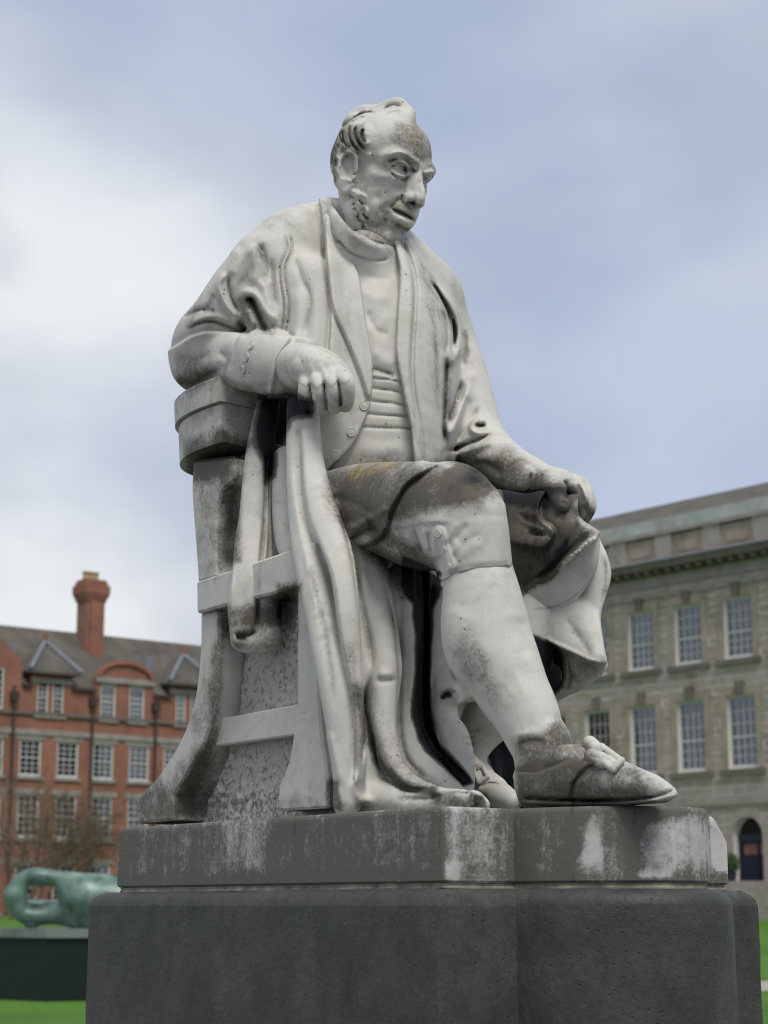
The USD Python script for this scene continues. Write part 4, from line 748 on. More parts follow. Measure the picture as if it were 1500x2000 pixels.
def surf(u,v,F):
    r=ray(u,v); t=np.linspace(3.6,6.4,1600); p=E0+r*t[:,None]; q=((F.inv(p)-F.lo)/F.h).T
    ok=(q>=0).all(0)&(q<=(np.array(F.n)-1)[:,None]).all(0); d=np.where(ok,map_coordinates(F.d,q,order=1,mode='nearest'),1.0); i=np.flatnonzero(d<0)
    return p[i[0]] if len(i) else (p[np.argmin(d)] if d.min()<.9 else p[800])
def normal_at(c,F):
    q=(F.inv(c)-F.lo)/F.h; g=np.array([map_coordinates(F.d,(q+np.eye(3)[k]*2).reshape(3,1),order=1)[0]-map_coordinates(F.d,(q-np.eye(3)[k]*2).reshape(3,1),order=1)[0] for k in range(3)]); g=F.R@g if np.linalg.norm(g)>1e-9 else -CAMF
    return g/np.linalg.norm(g)
for u,v,r in ((492,675,8.5),(482,698,8.5),(475,722,8.5)): marble(COAT,'button',button(u,v,0,r,_coat),smooth=35)
for u,v,r in ((711,793,9.5),(686,844,9),(656,888,9)): marble(COAT,'button',button(u,v,0,r,_coat),smooth=35)
for u,v,r in ((856,1042,7.5),(867,1073,7.5),(877,1107,7)): marble(BRE,'button',button(u,v,0,r,_bre),smooth=35)
# shoe buckle: two rounded tongue ends and a square frame across the instep
def buckle():
    F=Field((.15,-.35,.05),(.55,.15,.32),.0028); P=[surf(u,v,_sr) for u,v in ((1140,1478),(1155,1462),(1215,1498),(1198,1512))]
    a=surf(1163,1487,_sr); n=normal_at(a,_sr)
    lift=lambda u,v,h: surf(u,v,_sr)+normal_at(surf(u,v,_sr),_sr)*h
    F.tube([lift(1149,1460,.010),lift(1163,1470,.012)],[.017,.015],.004); F.tube([lift(1152,1480,.006),lift(1166,1489,.008),lift(1180,1497,.006)],[.014,.014,.011],.004)
    for p,q in (((1172,1468),(1216,1494)),((1162,1484),(1202,1509)),((1172,1468),(1162,1484)),((1216,1494),(1202,1509))): F.tube([lift(*p,.012),lift(*q,.010)],.0075,.003,smooth=False)
    F.tube([lift(1176,1480,.005),lift(1204,1498,.005)],.009,.004)
    return F
marble(SH,'buckle',buckle())
def buckle2():
    F=Field((.35,.15,.02),(.75,.65,.30),.003); lift=lambda u,v,h: surf(u,v,_sl)+normal_at(surf(u,v,_sl),_sl)*h
    F.tube([lift(920,1482,.006),lift(932,1500,.008)],[.014,.013],.003)
    for p,q in (((922,1500),(938,1530)),((938,1494),(954,1522)),((922,1500),(938,1494)),((938,1530),(954,1522))): F.tube([lift(*p,.007),lift(*q,.007)],.006,.003,smooth=False)
    return F
marble(SH2,'buckle',buckle2())
# ---- the chair, cut from the same block
def side(px,a0,a1,drawn=None):
    """an outline seen on the chair's side, cut through to a1"""
    pts=[at(u,v,drawn if drawn is not None else a0)[1:] for u,v in px]; poly=Polygon(pts).buffer(0)
    poly=poly.buffer(-.006,join_style=1).buffer(.006,join_style=1)
    return poly
def edged(poly,lo,hi,bev=.006):
    """extruded along a with a small bevel on the near edge; side faces are re-meshed finely enough to carry stains"""
    poly=Polygon(np.array(LineString(poly.exterior.coords).segmentize(.03).coords)[:-1])
    inner=poly.buffer(-bev,join_style=2); v1,f1=prism(poly,lo+bev,hi,'a'); m=trimesh.Trimesh(v1,f1)
    c=np.array(poly.exterior.coords)[:-1]; nrm=np.roll(c,-1,0)-np.roll(c,1,0); nrm=np.stack([nrm[:,1],-nrm[:,0]],1); nrm/=np.linalg.norm(nrm,axis=1,keepdims=True)+1e-9
    if Polygon(c+nrm*.001).area>poly.area: nrm=-nrm
    ci=c+nrm*bev; k=len(c); V=[];T=[]
    ring0=np.column_stack([np.full(k,lo),ci]); ring1=np.column_stack([np.full(k,lo+bev),c]); ring2=np.column_stack([np.full(k,hi),c])
    V=np.vstack([ring0,ring1,ring2]); 
    for o in (0,k):
        for j in range(k): a,b=o+j,o+(j+1)%k; T+=[(a,b,b+k),(a,b+k,a+k)]
    tri=trimesh.creation.triangulate_polygon(Polygon(ci),engine='earcut')
    tv,tf=tri; off=len(V); V=np.vstack([V,np.column_stack([np.full(len(tv),lo),tv])]); T=np.vstack([np.array(T),tf+off,])
    off=len(V); V=np.vstack([V,np.column_stack([np.full(len(tv),hi),tv])]); T=np.vstack([T,tf[:,::-1]+off])
    m=trimesh.Trimesh(V,T,process=True); m.fix_normals(); 
    for _ in range(5):
        e=m.edges_unique_length
        if e.max()<.035: break
        v,f=trimesh.remesh.subdivide_to_size(m.vertices,m.faces,.035); m=trimesh.Trimesh(v,f)
        break
    return np.array(m.vertices),np.array(m.faces)
A=.05
_core=trimesh.creation.box([.60,.46,.60]); _core.apply_translation([.46,.90,.302]); _core=_core.subdivide().subdivide().subdivide()
CH=marble(STA,'chair',(np.array(_core.vertices),np.array(_core.faces)),smooth=False)
def chairpart(name,m,label=None,material=None,smooth=30): return marble(CH,name,m,label,material,smooth)
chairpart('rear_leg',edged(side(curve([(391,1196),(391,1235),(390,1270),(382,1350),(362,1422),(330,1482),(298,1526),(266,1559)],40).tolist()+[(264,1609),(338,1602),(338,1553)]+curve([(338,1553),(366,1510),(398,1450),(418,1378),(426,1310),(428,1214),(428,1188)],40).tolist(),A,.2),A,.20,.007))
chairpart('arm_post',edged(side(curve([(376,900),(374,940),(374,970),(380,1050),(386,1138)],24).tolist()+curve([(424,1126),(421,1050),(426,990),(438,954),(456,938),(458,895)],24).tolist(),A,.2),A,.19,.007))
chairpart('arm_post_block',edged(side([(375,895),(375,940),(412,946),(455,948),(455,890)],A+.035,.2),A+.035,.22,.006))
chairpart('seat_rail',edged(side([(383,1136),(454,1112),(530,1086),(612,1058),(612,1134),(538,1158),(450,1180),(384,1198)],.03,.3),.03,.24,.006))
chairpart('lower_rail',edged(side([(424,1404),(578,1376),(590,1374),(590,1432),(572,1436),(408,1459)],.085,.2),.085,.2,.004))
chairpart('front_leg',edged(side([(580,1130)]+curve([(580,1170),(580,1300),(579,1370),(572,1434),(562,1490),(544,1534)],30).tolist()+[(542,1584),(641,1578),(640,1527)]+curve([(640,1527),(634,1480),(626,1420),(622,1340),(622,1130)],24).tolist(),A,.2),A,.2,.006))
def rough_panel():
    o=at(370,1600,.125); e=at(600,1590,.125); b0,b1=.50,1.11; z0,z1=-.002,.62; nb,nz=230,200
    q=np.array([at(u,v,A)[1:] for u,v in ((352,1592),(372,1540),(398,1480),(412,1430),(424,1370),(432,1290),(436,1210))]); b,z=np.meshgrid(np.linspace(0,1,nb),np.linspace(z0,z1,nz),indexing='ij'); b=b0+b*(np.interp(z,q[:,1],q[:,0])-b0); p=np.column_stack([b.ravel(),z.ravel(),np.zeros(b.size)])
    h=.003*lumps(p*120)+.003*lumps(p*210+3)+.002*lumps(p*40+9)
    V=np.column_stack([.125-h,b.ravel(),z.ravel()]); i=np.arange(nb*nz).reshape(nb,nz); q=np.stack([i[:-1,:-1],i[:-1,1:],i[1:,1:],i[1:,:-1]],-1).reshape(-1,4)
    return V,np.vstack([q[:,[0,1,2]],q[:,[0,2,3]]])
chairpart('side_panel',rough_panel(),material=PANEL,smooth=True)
# the arm: a moulded band bent round from the front end to the back
def arm():
    b0=1.0; z1=atb(425,732,b0)[2]; z2=atb(426,782,b0)[2]; z3=atb(440,862,b0)[2]; out=[]
    c=atb(427,760,b0)[0]; path=curve([(c,b0),(c-.006,1.08),(c-.004,1.16),(c+.010,1.24),(c+.04,1.315),(c+.09,1.385),(c+.18,1.445),(c+.40,1.48)],40)
    def band(ins,ins2,za,zb,front,wide=.19):
        t=np.gradient(path,axis=0); t/=np.linalg.norm(t,axis=1,keepdims=True); n=np.stack([t[:,1],-t[:,0]],1)
        if (n[0]@np.array([1,0]))<0: n=-n
        rings=[]
        for i in range(len(path)):
            f=front if i==0 else 0
            o=np.array([0,0]) if i else -t[0]*0
            P=path[i]+(-t[0]*0 if i else t[0]*f)
            q=[P+n[i]*ins2,P+n[i]*wide]; 
            rings.append([[*(P+n[i]*(ins+.006)),zb],[*(P+n[i]*ins),zb-.006],[*(P+n[i]*ins2),za],[*q[1],za],[*q[1],zb]])
        R=np.array(rings); m,k=R.shape[:2]; V=R.reshape(-1,3); T=[]
        for i in range(m-1):
            for j in range(k): a,b=i*k+j,i*k+(j+1)%k; T+=[(a,b,b+k),(a,b+k,a+k)]
        for j in range(1,k-1): T.append((0,j,j+1)); T.append(((m-1)*k,(m-1)*k+j+1,(m-1)*k+j))
        x=trimesh.Trimesh(V,T,process=False); x.fix_normals(); v,f=trimesh.remesh.subdivide_to_size(x.vertices,x.faces,.035); return v,f
    chairpart('arm_rail',band(0.0,.004,z2,z1,0.0,.17),smooth=25); return chairpart('arm_rail_moulding',band(.014,.020,z3,z2-.001,.006,.16),smooth=25)
arm()
# ------------------------------------------------------------------ the plinth and the pedestal, both bow-fronted
def plan(gr=0.0,W=.885,Bk=1.484,sh=.205,bow=.30,t0=.13,drop=.75):
    l,r=sh-gr*drop,W-sh+gr*drop; c=(l+r)/2; R=(r-l)/2/math.cos(t0)
    arc=[(c-R*math.cos(t),-gr-bow*(math.sin(t)-math.sin(t0))/(1-math.sin(t0))) for t in np.linspace(t0,math.pi-t0,61)]
    pts=[(-gr,-gr),(l,-gr)]+arc[1:-1]+[(r,-gr),(W+gr,-gr),(W+gr,Bk+gr),(-gr,Bk+gr)]
    return np.array(LineString(pts+[pts[0]]).segmentize(.03).coords)[:-1]
def slab(c,prof):
    """rings of the outline, each inset and at its height; a closed solid"""
    t=np.roll(c,-1,0)-np.roll(c,1,0); n=np.stack([-t[:,1],t[:,0]],1); n/=np.linalg.norm(n,axis=1,keepdims=True)
    if Polygon(c+n*.002).area>Polygon(c).area: n=-n
    e0=c-np.roll(c,1,0); e1=np.roll(c,-1,0)-c; e0/=np.linalg.norm(e0,axis=1,keepdims=True); e1/=np.linalg.norm(e1,axis=1,keepdims=True); n=n/np.sqrt(np.maximum((1+(e0*e1).sum(1))/2,.3))[:,None]
    k=len(c); V=np.vstack([np.column_stack([c+n*i,np.full(k,z)]) for i,z in prof]); T=[]
    for r in range(len(prof)-1):
        for j in range(k): a,b=r*k+j,r*k+(j+1)%k; T+=[(a,b,b+k),(a,b+k,a+k)]
    for r,s in ((0,1),(len(prof)-1,-1)):
        tv,tf=trimesh.creation.triangulate_polygon(Polygon(c+n*prof[r][0]),engine='earcut'); o=len(V); V=np.vstack([V,np.column_stack([tv,np.full(len(tv),prof[r][1])])]); T=np.vstack([np.array(T),(tf if s>0 else tf[:,::-1])+o])
    m=trimesh.Trimesh(V,T); m.merge_vertices(); m.fix_normals(); return m
PL=thing('plinth',to_world([.44,.7,-.165]),'grey streaked marble plinth slab with a bowed front under the statue','plinth')
_pl=slab(plan(),[(.006,-.165),(0,-.160)]+[(0,z) for z in np.linspace(-.15,-.012,9)]+[(.003,-.004),(.008,0)])
_cut=trimesh.creation.box([.30,.30,.30]); _cut.apply_transform(trimesh.transformations.rotation_matrix(.95,[0,1,0])); _cut.apply_translation([.885+.10,-.03,.055])
try: _pl=trimesh.boolean.difference([_pl,_cut],engine='manifold')
except Exception: pass
_v,_f=trimesh.remesh.subdivide_to_size(_pl.vertices,_pl.faces,.03)
PST=[S([(225,1600),(870,1570),(870,1735),(225,1740)],.80,8),S([(440,1600),(520,1596),(510,1700),(450,1700)],-.34,24),S([(860,1572),(1000,1578),(1000,1730),(862,1730)],.46,10),S([(864,1690),(905,1695),(900,1722),(864,1722)],-.45,10),S([(862,1574),(872,1574),(872,1724),(862,1724)],-.4,4),S([(1000,1570),(1135,1570),(1135,1735),(1000,1735)],.80,12),S([(1125,1570),(1250,1570),(1250,1735),(1125,1735)],.66,14),S([(1165,1590),(1176,1590),(1176,1690),(1130,1692),(1150,1655)],-.62,9),S([(1240,1570),(1430,1570),(1430,1735),(1240,1735)],.68,14),S([(1270,1612),(1360,1605),(1392,1640),(1388,1692),(1272,1694)],-.42,26),S([(1242,1697),(1320,1697),(1310,1712),(1245,1712)],-.6,5),S([(1396,1590),(1430,1600),(1430,1705),(1400,1700)],-1.0,4),S([(230,1705),(880,1700),(1420,1708),(1420,1735),(230,1735)],.12,4),S([(540,1600),(600,1596),(600,1640),(545,1640)],.3,12),S([(225,1610),(245,1605),(245,1735),(225,1735)],.2,6),S([(980,1578),(1400,1570),(1400,1605),(980,1605)],.15,5)]  # left face and bow set darker than the shoulder between them
def ptone(v):
    u,w,_=proj(v); d=np.zeros(len(v))
    n1,n2=lumps(v*13),lumps(v*36+5); u=u+10*n1+6*n2; w=w+8*lumps(v*13+7)+5*lumps(v*36+2)
    for P,val,soft,_a in PST: d+=val*sstep((poly_dist(P,u,w,True)/soft+1)/2)
    return d
part(PL,'slab',(to_world(_v),_f),PLINTH,smooth=25,dirt_shade=lambda w: ptone(to_local(w)))
_rs=np.random.RandomState(5)
def mortar():
    c=plan(-.006); m=slab(c,[(0,-.178),(.0,-.1745),(.002,-.171),(.0,-.166),(.004,-.1652)]); v=np.array(m.vertices); v[:,:2]+=.004*lumps(v*60)[:,None]*np.array([1,1]); return v,np.array(m.faces)
part(PL,'mortar_bed',(lambda m:(to_world(m[0]),m[1]))(mortar()),MORTAR)
PD=thing('pedestal',(*to_world([.44,.7,0])[:2],0),'tall dark grey granite pedestal block with a bowed front and rounded top edge','pedestal')
_pp=[(.0,-1.815+.001)]+[(0,z) for z in np.linspace(-1.7,-.26,14)]+[(.0,-.215),(.004,-.200),(.012,-.189),(.022,-.182),(.034,-.178)]
def ped():
    m=slab(plan(.056,W=.872,bow=.30),_pp); v,f=trimesh.remesh.subdivide_to_size(m.vertices,m.faces,.05); n=trimesh.Trimesh(v,f,process=False).vertex_normals
    return v+n*(.0016*lumps(v*22)+.0012*lumps(v*55))[:,None],f
part(PD,'block',(lambda m:(to_world(m[0]),m[1]))(ped()),GRANITE,smooth=35)
# ------------------------------------------------------------------ ground: a lawn that rises gently to the buildings
def gz(x,y):
    D=np.asarray(y,float); return 1.1*sstep((D-40)/30)
def ground():
    ys=np.concatenate([np.linspace(-60,36,13),np.linspace(38,74,25),np.linspace(80,200,10),[400,900,2500]]); xs=np.concatenate([[-2500,-900,-300],np.linspace(-140,140,29),[300,900,2500]])
    X,Y=np.meshgrid(xs,ys,indexing='ij'); Z=gz(X,Y); V=np.column_stack([X.ravel(),Y.ravel(),Z.ravel()]); i=np.arange(X.size).reshape(X.shape); q=np.stack([i[:-1,:-1],i[1:,:-1],i[1:,1:],i[:-1,1:]],-1).reshape(-1,4)
    return V,np.vstack([q[:,[0,1,2]],q[:,[0,2,3]]])
top('lawn',ground(),GRASS,kind='structure',smooth=True)
_q=np.array([(-45,-45,.004),(45,-45,.004),(45,13.5,.004),(-45,13.5,.004)],float); top('paved_square',(_q,np.array([(0,1,2),(0,2,3)])),plain('added_paving_grey',(.12,.115,.11),.9,.3,3.0),kind='structure')  # unseen paving, added to cut the green bounce off the lawn
WR=lambda u,v: np.array([(u-750)/FPX,CT-(1000-v)/FPX*ST,ST+(1000-v)/FPX*CT])
def gnd(u,v):
    r=WR(u,v); Y=1.6/(-r[2]/r[1]) if r[2]<0 else 100; return np.array([r[0]/r[1]*Y,Y])
def strip(pts,w,dz=.004,n=60):
    c=curve(pts,n); t=np.gradient(c,axis=0); t/=np.linalg.norm(t,axis=1,keepdims=True); nn=np.stack([-t[:,1],t[:,0]],1); a,b=c+nn*w/2,c-nn*w/2; V=np.vstack([np.column_stack([a,gz(a[:,0],a[:,1])+dz]),np.column_stack([b,gz(b[:,0],b[:,1])+dz])]); k=len(c); q=np.array([(i,i+k,i+k+1,i+1) for i in range(k-1)])
    return V,np.vstack([q[:,[0,1,2]],q[:,[0,2,3]]])
_p=gnd(1492,1926)
top('gravel_path',strip([(_p[0]-2.0,_p[1]-1.2),(_p[0]+0.1,_p[1]),(_p[0]+6,_p[1]+3.5),(_p[0]+14,_p[1]+8)],3.4),PATHM,kind='structure')
# ------------------------------------------------------------------ walls: measured on the facade's own plane (s along, z up)
class Wall:
    def __init__(s,u0,Y0,W,sgn):
        r=WR(u0,1700); s.o=np.array([r[0]/r[1]*Y0,Y0]); s.w=W; n=np.array([-W[1],W[0]]); s.n=n if n@s.o<0 else -n      # outward normal, towards us
    def sz(s,u,v,off=0.0):
        r=WR(u,v); o=s.o+s.n*off; t=(o@s.n)/(r[:2]@s.n); p=np.array([0,0,1.6])+r*t; return (p[:2]-s.o)@s.w,p[2]
    def P(s,q):
        """(along, out, up) to world"""
        q=np.asarray(q,float); h=s.o+q[...,0:1]*s.w+q[...,1:2]*s.n; return np.concatenate([h,q[...,2:3]],-1)
    def rect(s,u0,v0,u1,v1):
        a=s.sz(u0,(v0+v1)/2)[0]; b=s.sz(u1,(v0+v1)/2)[0]; um=(u0+u1)/2; return min(a,b),max(a,b),s.sz(um,v1)[1],s.sz(um,v0)[1]
    def box(s,s0,s1,o0,o1,z0,z1):
        q=np.array([[x,y,z] for x in (s0,s1) for y in (o0,o1) for z in (z0,z1)]); f=np.array([[0,1,3],[0,3,2],[4,6,7],[4,7,5],[0,4,5],[0,5,1],[2,3,7],[2,7,6],[0,2,6],[0,6,4],[1,5,7],[1,7,3]])
        m=trimesh.Trimesh(s.P(q),f,process=False); m.fix_normals(); return np.array(m.vertices),np.array(m.faces)
    def sheet(s,poly,o0,o1):
        """an upright outline (along, up), possibly with holes, between two distances out"""
        if poly.geom_type!="Polygon": return joinm([s.sheet(g,o0,o1) for g in poly.geoms if g.area>1e-4])
        m=trimesh.creation.extrude_polygon(poly,o1-o0); v=np.array(m.vertices); m=trimesh.Trimesh(s.P(np.column_stack([v[:,0],v[:,2]+o0,v[:,1]])),m.faces,process=False); m.fix_normals(); return np.array(m.vertices),np.array(m.faces)
    def profile(s,poly,s0,s1):
        """a cross-section (out, up) run along the wall"""
        m=trimesh.creation.extrude_polygon(poly,s1-s0); v=np.array(m.vertices); m=trimesh.Trimesh(s.P(np.column_stack([v[:,2]+s0,v[:,0],v[:,1]])),m.faces,process=False); m.fix_normals(); return np.array(m.vertices),np.array(m.faces)
def sash(W,bld,r,cols,rows,back,frame=.07,bar=.028,recess=.18,meet=.5,panes=True,sill=True,lintel=None,trim=LIMEST):
    s0,s1,z0,z1=r; o=-recess; ms=[W.box(s0,s0+frame,o,o+.09,z0,z1),W.box(s1-frame,s1,o,o+.09,z0,z1),W.box(s0+frame,s1-frame,o,o+.09,z0,z0+frame*1.5),W.box(s0+frame,s1-frame,o,o+.09,z1-frame,z1)]
    a,b,c,d=s0+frame,s1-frame,z0+frame*1.5,z1-frame; zm=c+(d-c)*meet; ms.append(W.box(a,b,o+.01,o+.08,zm-.03,zm+.03))
    for i in range(1,cols): x=a+(b-a)*i/cols; ms+= [W.box(x-bar/2,x+bar/2,o+.015,o+.06,c,zm-.03),W.box(x-bar/2,x+bar/2,o+.03,o+.075,zm+.03,d)]
    rl=max(1,round(rows*meet)); ru=rows-rl
    xs=[a]+[a+(b-a)*i/cols for i in range(1,cols)]+[b]
    for lo,hi,n,oo in ((c,zm-.03,rl,.017),(zm+.03,d,ru,.032)):
        for i in range(1,n):
            z=lo+(hi-lo)*i/n
            for j in range(cols): ms.append(W.box(xs[j]+(bar/2 if j else 0),xs[j+1]-(bar/2 if j<cols-1 else 0),o+oo,o+oo+.04,z-bar/2,z+bar/2))
    w=part(bld,'window',joinm(ms),WHITEW)
    if panes:
        for lo,hi,n,oo in ((c,zm-.03,rl,.035),(zm+.03,d,ru,.05)):
            for i in range(n):
                for j in range(cols): part(w,'pane',W.box(a+(b-a)*j/cols+bar/2,a+(b-a)*(j+1)/cols-bar/2,o+oo,o+oo+.006,lo+(hi-lo)*i/n+(bar/2 if i else 0),lo+(hi-lo)*(i+1)/n-(bar/2 if i<n-1 else 0)),GLASS)
    else:
        part(w,'pane',W.box(a,b,o+.045,o+.05,c,zm-.031),GLASS); part(w,'pane',W.box(a,b,o+.056,o+.061,zm+.031,d),GLASS)
    part(w,'blind',W.box(s0-.1,s1+.1,o-.14,o-.11,z0-.1,z1+.1),back)  # panel behind the panes; dark ones stand in for the unlit room
    if sill: part(w,'sill',W.box(s0-.18,s1+.18,-recess+.09,.11,z0-.17,z0-.003),trim)
    if lintel: part(w,'lintel',W.box(s0-lintel[0],s1+lintel[0],-.02,.03,z1+.003,z1+lintel[1]),trim)
    return w
def hole(r): return sbox(r[0],r[2],r[1],r[3])
def cut(area,holes):
    for h in holes: area=area.difference(h)
    return area
# ------------------------------------------------------------------ the red brick terrace on the left
WA=Wall(200,105.0,W1,1)
BB=thing('brick_building',(*WA.o,1.1),'long red brick terrace with dormers, curved gables and a tall brick chimney','building')
_win2=[WA.rect(41,1443,77,1516),WA.rect(114,1447,150,1519),WA.rect(185,1453,218,1523),WA.rect(257,1455,286,1524)]
_dx=_win2[1][0]-_win2[0][0]; zz=lambda v,u=200: WA.sz(u,v)[1]
z2=(_win2[2][2],_win2[2][3]); r1=WA.rect(179,1557,213,1640); z1w=(r1[2],r1[3]); wd=(r1[1]-r1[0])
S0,S1=WA.sz(-60,1500)[0]-30,WA.sz(395,1500)[0]+38
cen=[(w[0]+w[1])/2 for w in _win2]; 
w2=[(c-.66,c+.66,z2[0],z2[1]) for c in cen]; w1=[(c-.66,c+.66,z1w[0],z1w[1]) for c in cen]
pitch=(cen[3]-cen[0])/3
for k in (-2,-1,4,5,6,7): c=cen[0]+pitch*k if k<0 else cen[3]+pitch*(k-3); w2.append((c-.66,c+.66,z2[0],z2[1])); w1.append((c-.66,c+.66,z1w[0],z1w[1]))
zg=(zz(1769)-.0,zz(1690)); zg=(zg[1]-2.5,zg[1]); w0=[(c[0],c[1],zg[0],zg[1]) for c in w1]
ZE=zz(1347,170); ZBAND=zz(1438); ZDK=zz(1402)
gw=[WA.rect(197,1338,226,1405),WA.rect(253,1343,282,1411)]; gz0,gz1=gw[0][2],gw[0][3]
d1w=[WA.rect(73,1330,94,1396),WA.rect(103,1332,124,1399)]; d2w=[WA.rect(344,1353,362,1417),WA.rect(372,1355,391,1420)]
fix=lambda ws,z0,z1: [(a,b,z0,z1) for a,b,_,_ in ws]
d1w=fix(d1w,d1w[0][2],d1w[0][3]); d2w=fix(d2w,d1w[0][2],d1w[0][3]); gw=fix(gw,gz0,gz1)
gl,gr_=WA.sz(188,1330)[0],WA.sz(299,1345)[0]; ZS=zz(1330,245); ZT=zz(1293,245)
g0l,g0r=WA.sz(-75,1310)[0],WA.sz(43,1315)[0]; Z0T=zz(1243,-10); Z0S=zz(1300,30)
garch=lambda l,r,zs,zt: [(l,zs)]+[((l+r)/2-(r-l)/2*math.cos(t),zs+(zt-zs)*math.sin(t)) for t in np.linspace(.12,math.pi-.12,25)]+[(r,zs)]
base=sbox(S0,-.2,S1,ZE)
gab=Polygon([(gl,ZE-.5)]+garch(gl,gr_,ZS,ZT)+[(gr_,ZE-.5)])
gab0=Polygon([(g0l,ZE-.5),(g0l,Z0S)]+[(g0l+(g0r-g0l)*x,Z0S+(Z0T-Z0S)*y) for x,y in ((.04,.25),(.08,.45),(.16,.5),(.2,.62),(.3,.85),(.42,.97),(.5,1),(.58,.97),(.7,.85),(.8,.62),(.84,.5),(.92,.45),(.96,.25))]+[(g0r,Z0S),(g0r,ZE-.5)])
da,db=WA.sz(63,1320)[0],WA.sz(140,1325)[0]; dc,dd=WA.sz(334,1345)[0],WA.sz(411,1350)[0]; ZD=zz(1313,100)
dor=[sbox(da,ZE-.5,db,ZD),sbox(dc,ZE-.5,dd,ZD)]
c0=(g0l+g0r)/2; aw=[WA.rect(-30,1303,7,1384)]
allw=w2+w1+w0+gw+d1w+d2w+aw
face=base.union(gab).union(gab0).union(dor[0]).union(dor[1]); face=cut(face,[hole(r) for r in allw])
part(BB,'wall',WA.sheet(face,-.35,0.0),BRICK)
part(BB,'room_backing',WA.box(S0,S1,-1.4,-1.3,-.2,ZE-.4),INTERIOR)
# roof
ZR=zz(1240,190)+1.2; depth=7.0
rp=WA.sz(190,1240,-depth/2)[1]; ZR=rp
part(BB,'roof',WA.profile(Polygon([(-.03,ZE-.02),(-depth/2,ZR),(-depth-.25,ZE-.05),(-depth-.25,ZE-.3),(-depth/2,ZR-.28),(-.36,ZE-.02)]),S0-.4,S1+.4),SLATE2)
part(BB,'rear_wall',WA.box(S0,S1,-depth,-depth+.35,-.2,ZE-.3),BRICK)
for sx in (S0,S1-.35): part(BB,'end_wall',WA.sheet(sbox(0,0,.01,.01),0,.01) if False else WA.box(sx,sx+.35,-depth+.36,-.36,-.2,ZE-.1),BRICK)
_sp=sorted([(g0l,g0r),(gl,gr_),(da,db),(dc,dd)]); _ed=[S0]+[x for q in _sp for x in q]+[S1]
for i in range(0,len(_ed),2):
    if _ed[i+1]-_ed[i]>.3: part(BB,'gutter',WA.box(_ed[i]+.02,_ed[i+1]-.02,.003,.20,ZE-.10,ZE+.04),IRON)
part(BB,'string_course',WA.box(S0,S1,.003,.09,ZBAND-.16,ZBAND+.14),LIMEST); part(BB,'string_course',WA.box(S0,S1,.003,.13,ZDK-.1,ZDK+.08),DARKST)
for ws in (w2,w1,w0):
    for r in ws:
        if WA.P([r[0],0,5])[0]<WR(-40,1500)[0]/WR(-40,1500)[1]*WA.P([r[0],0,5])[1]-.01 and ws is w0: continue
        sash(WA,BB,r,3,6 if ws is not w0 else 6,random.Random(int(r[0]*13)).choice([INTERIOR,BLIND2,BLIND2]),panes=False,lintel=(.26,.30),bar=.035,frame=.10,recess=.14)
for r in gw: sash(WA,BB,r,3,6,INTERIOR,panes=False,lintel=(.1,.24),bar=.035,frame=.10,recess=.14)
for r in d1w+d2w: sash(WA,BB,r,2,6,BLIND2,panes=False,bar=.035,frame=.09,recess=.12)
for r in aw: sash(WA,BB,r,2,6,BLIND2,panes=False,bar=.035,frame=.09,recess=.12)
part(BB,'gable_band',WA.box(gl-.05,gr_+.05,.003,.12,ZS-.18,ZS+.12),LIMEST)
def coping(l,r,zs,zt,w=.24):
    o=np.array(garch(l,r,zs,zt)); i=np.array(garch(l+w,r-w,zs,zt-w)); return WA.sheet(Polygon(np.vstack([o,i[::-1]])).buffer(0),.004,.16)
part(BB,'gable_coping',coping(gl,gr_,ZS+.13,ZT+.08),BRICK)
for l,r,zs,zt in ((gl,gr_,ZS,ZT),): part(BB,'gable_roof',WA.sheet(Polygon(garch(l+.25,r-.25,zs,zt-.25)),-depth/2,-.36),SLATE2)
def dormer(l,r,zb):
    m=(l+r)/2; ov=.35; q=WA.P(np.array([(l-ov,.45,zb),(r+ov,.45,zb),(m,-.9,zb+1.75),(m,-depth/2+.3,zb+1.75),(l-ov,-depth/2+.3,zb),(r+ov,-depth/2+.3,zb),(l-ov,.45,zb-.14),(r+ov,.45,zb-.14),(l-ov,-depth/2+.3,zb-.14),(r+ov,-depth/2+.3,zb-.14)]))
    f=[(0,1,2),(1,5,3),(1,3,2),(0,2,3),(0,3,4),(6,8,9),(6,9,7),(0,6,7),(0,7,1),(0,4,8),(0,8,6),(1,7,9),(1,9,5),(4,3,5),(4,5,9),(4,9,8)]
    rf=part(BB,'dormer_roof',(q,np.array(f)),SLATE2)
    for a,b in (((l-ov,.45,zb),(m,-.9,zb+1.75)),((r+ov,.45,zb),(m,-.9,zb+1.75))):
        p0,p1=WA.P(np.array([a,b])); t=trimesh.creation.cylinder(.13,segment=[p0+[0,0,.06],p1+[0,0,.06]],sections=8); part(rf,'hip_flashing',t,LEAD)
    for x in (l-.0,r-.25): part(BB,'dormer_cheek',WA.box(x,x+.25,-depth/2+.5,-.36,ZE-.3,zb-.15),SLATE2)
    part(BB,'dormer_band',WA.box(l-.05,r+.05,.003,.10,zb-.62,zb-.36),LIMEST); part(BB,'finial',trimesh.creation.cylinder(.16,segment=[WA.P(np.array([m,-.9,zb+1.7])),WA.P(np.array([m,-.9,zb+2.2]))],sections=8),BRICK)
    part(BB,'valley_flashing',WA.box(l-1.3,l-.75,-.75,-.70,zb-.3,zb+1.5),LEAD)
dormer(da,db,ZD); dormer(dc,dd,ZD)
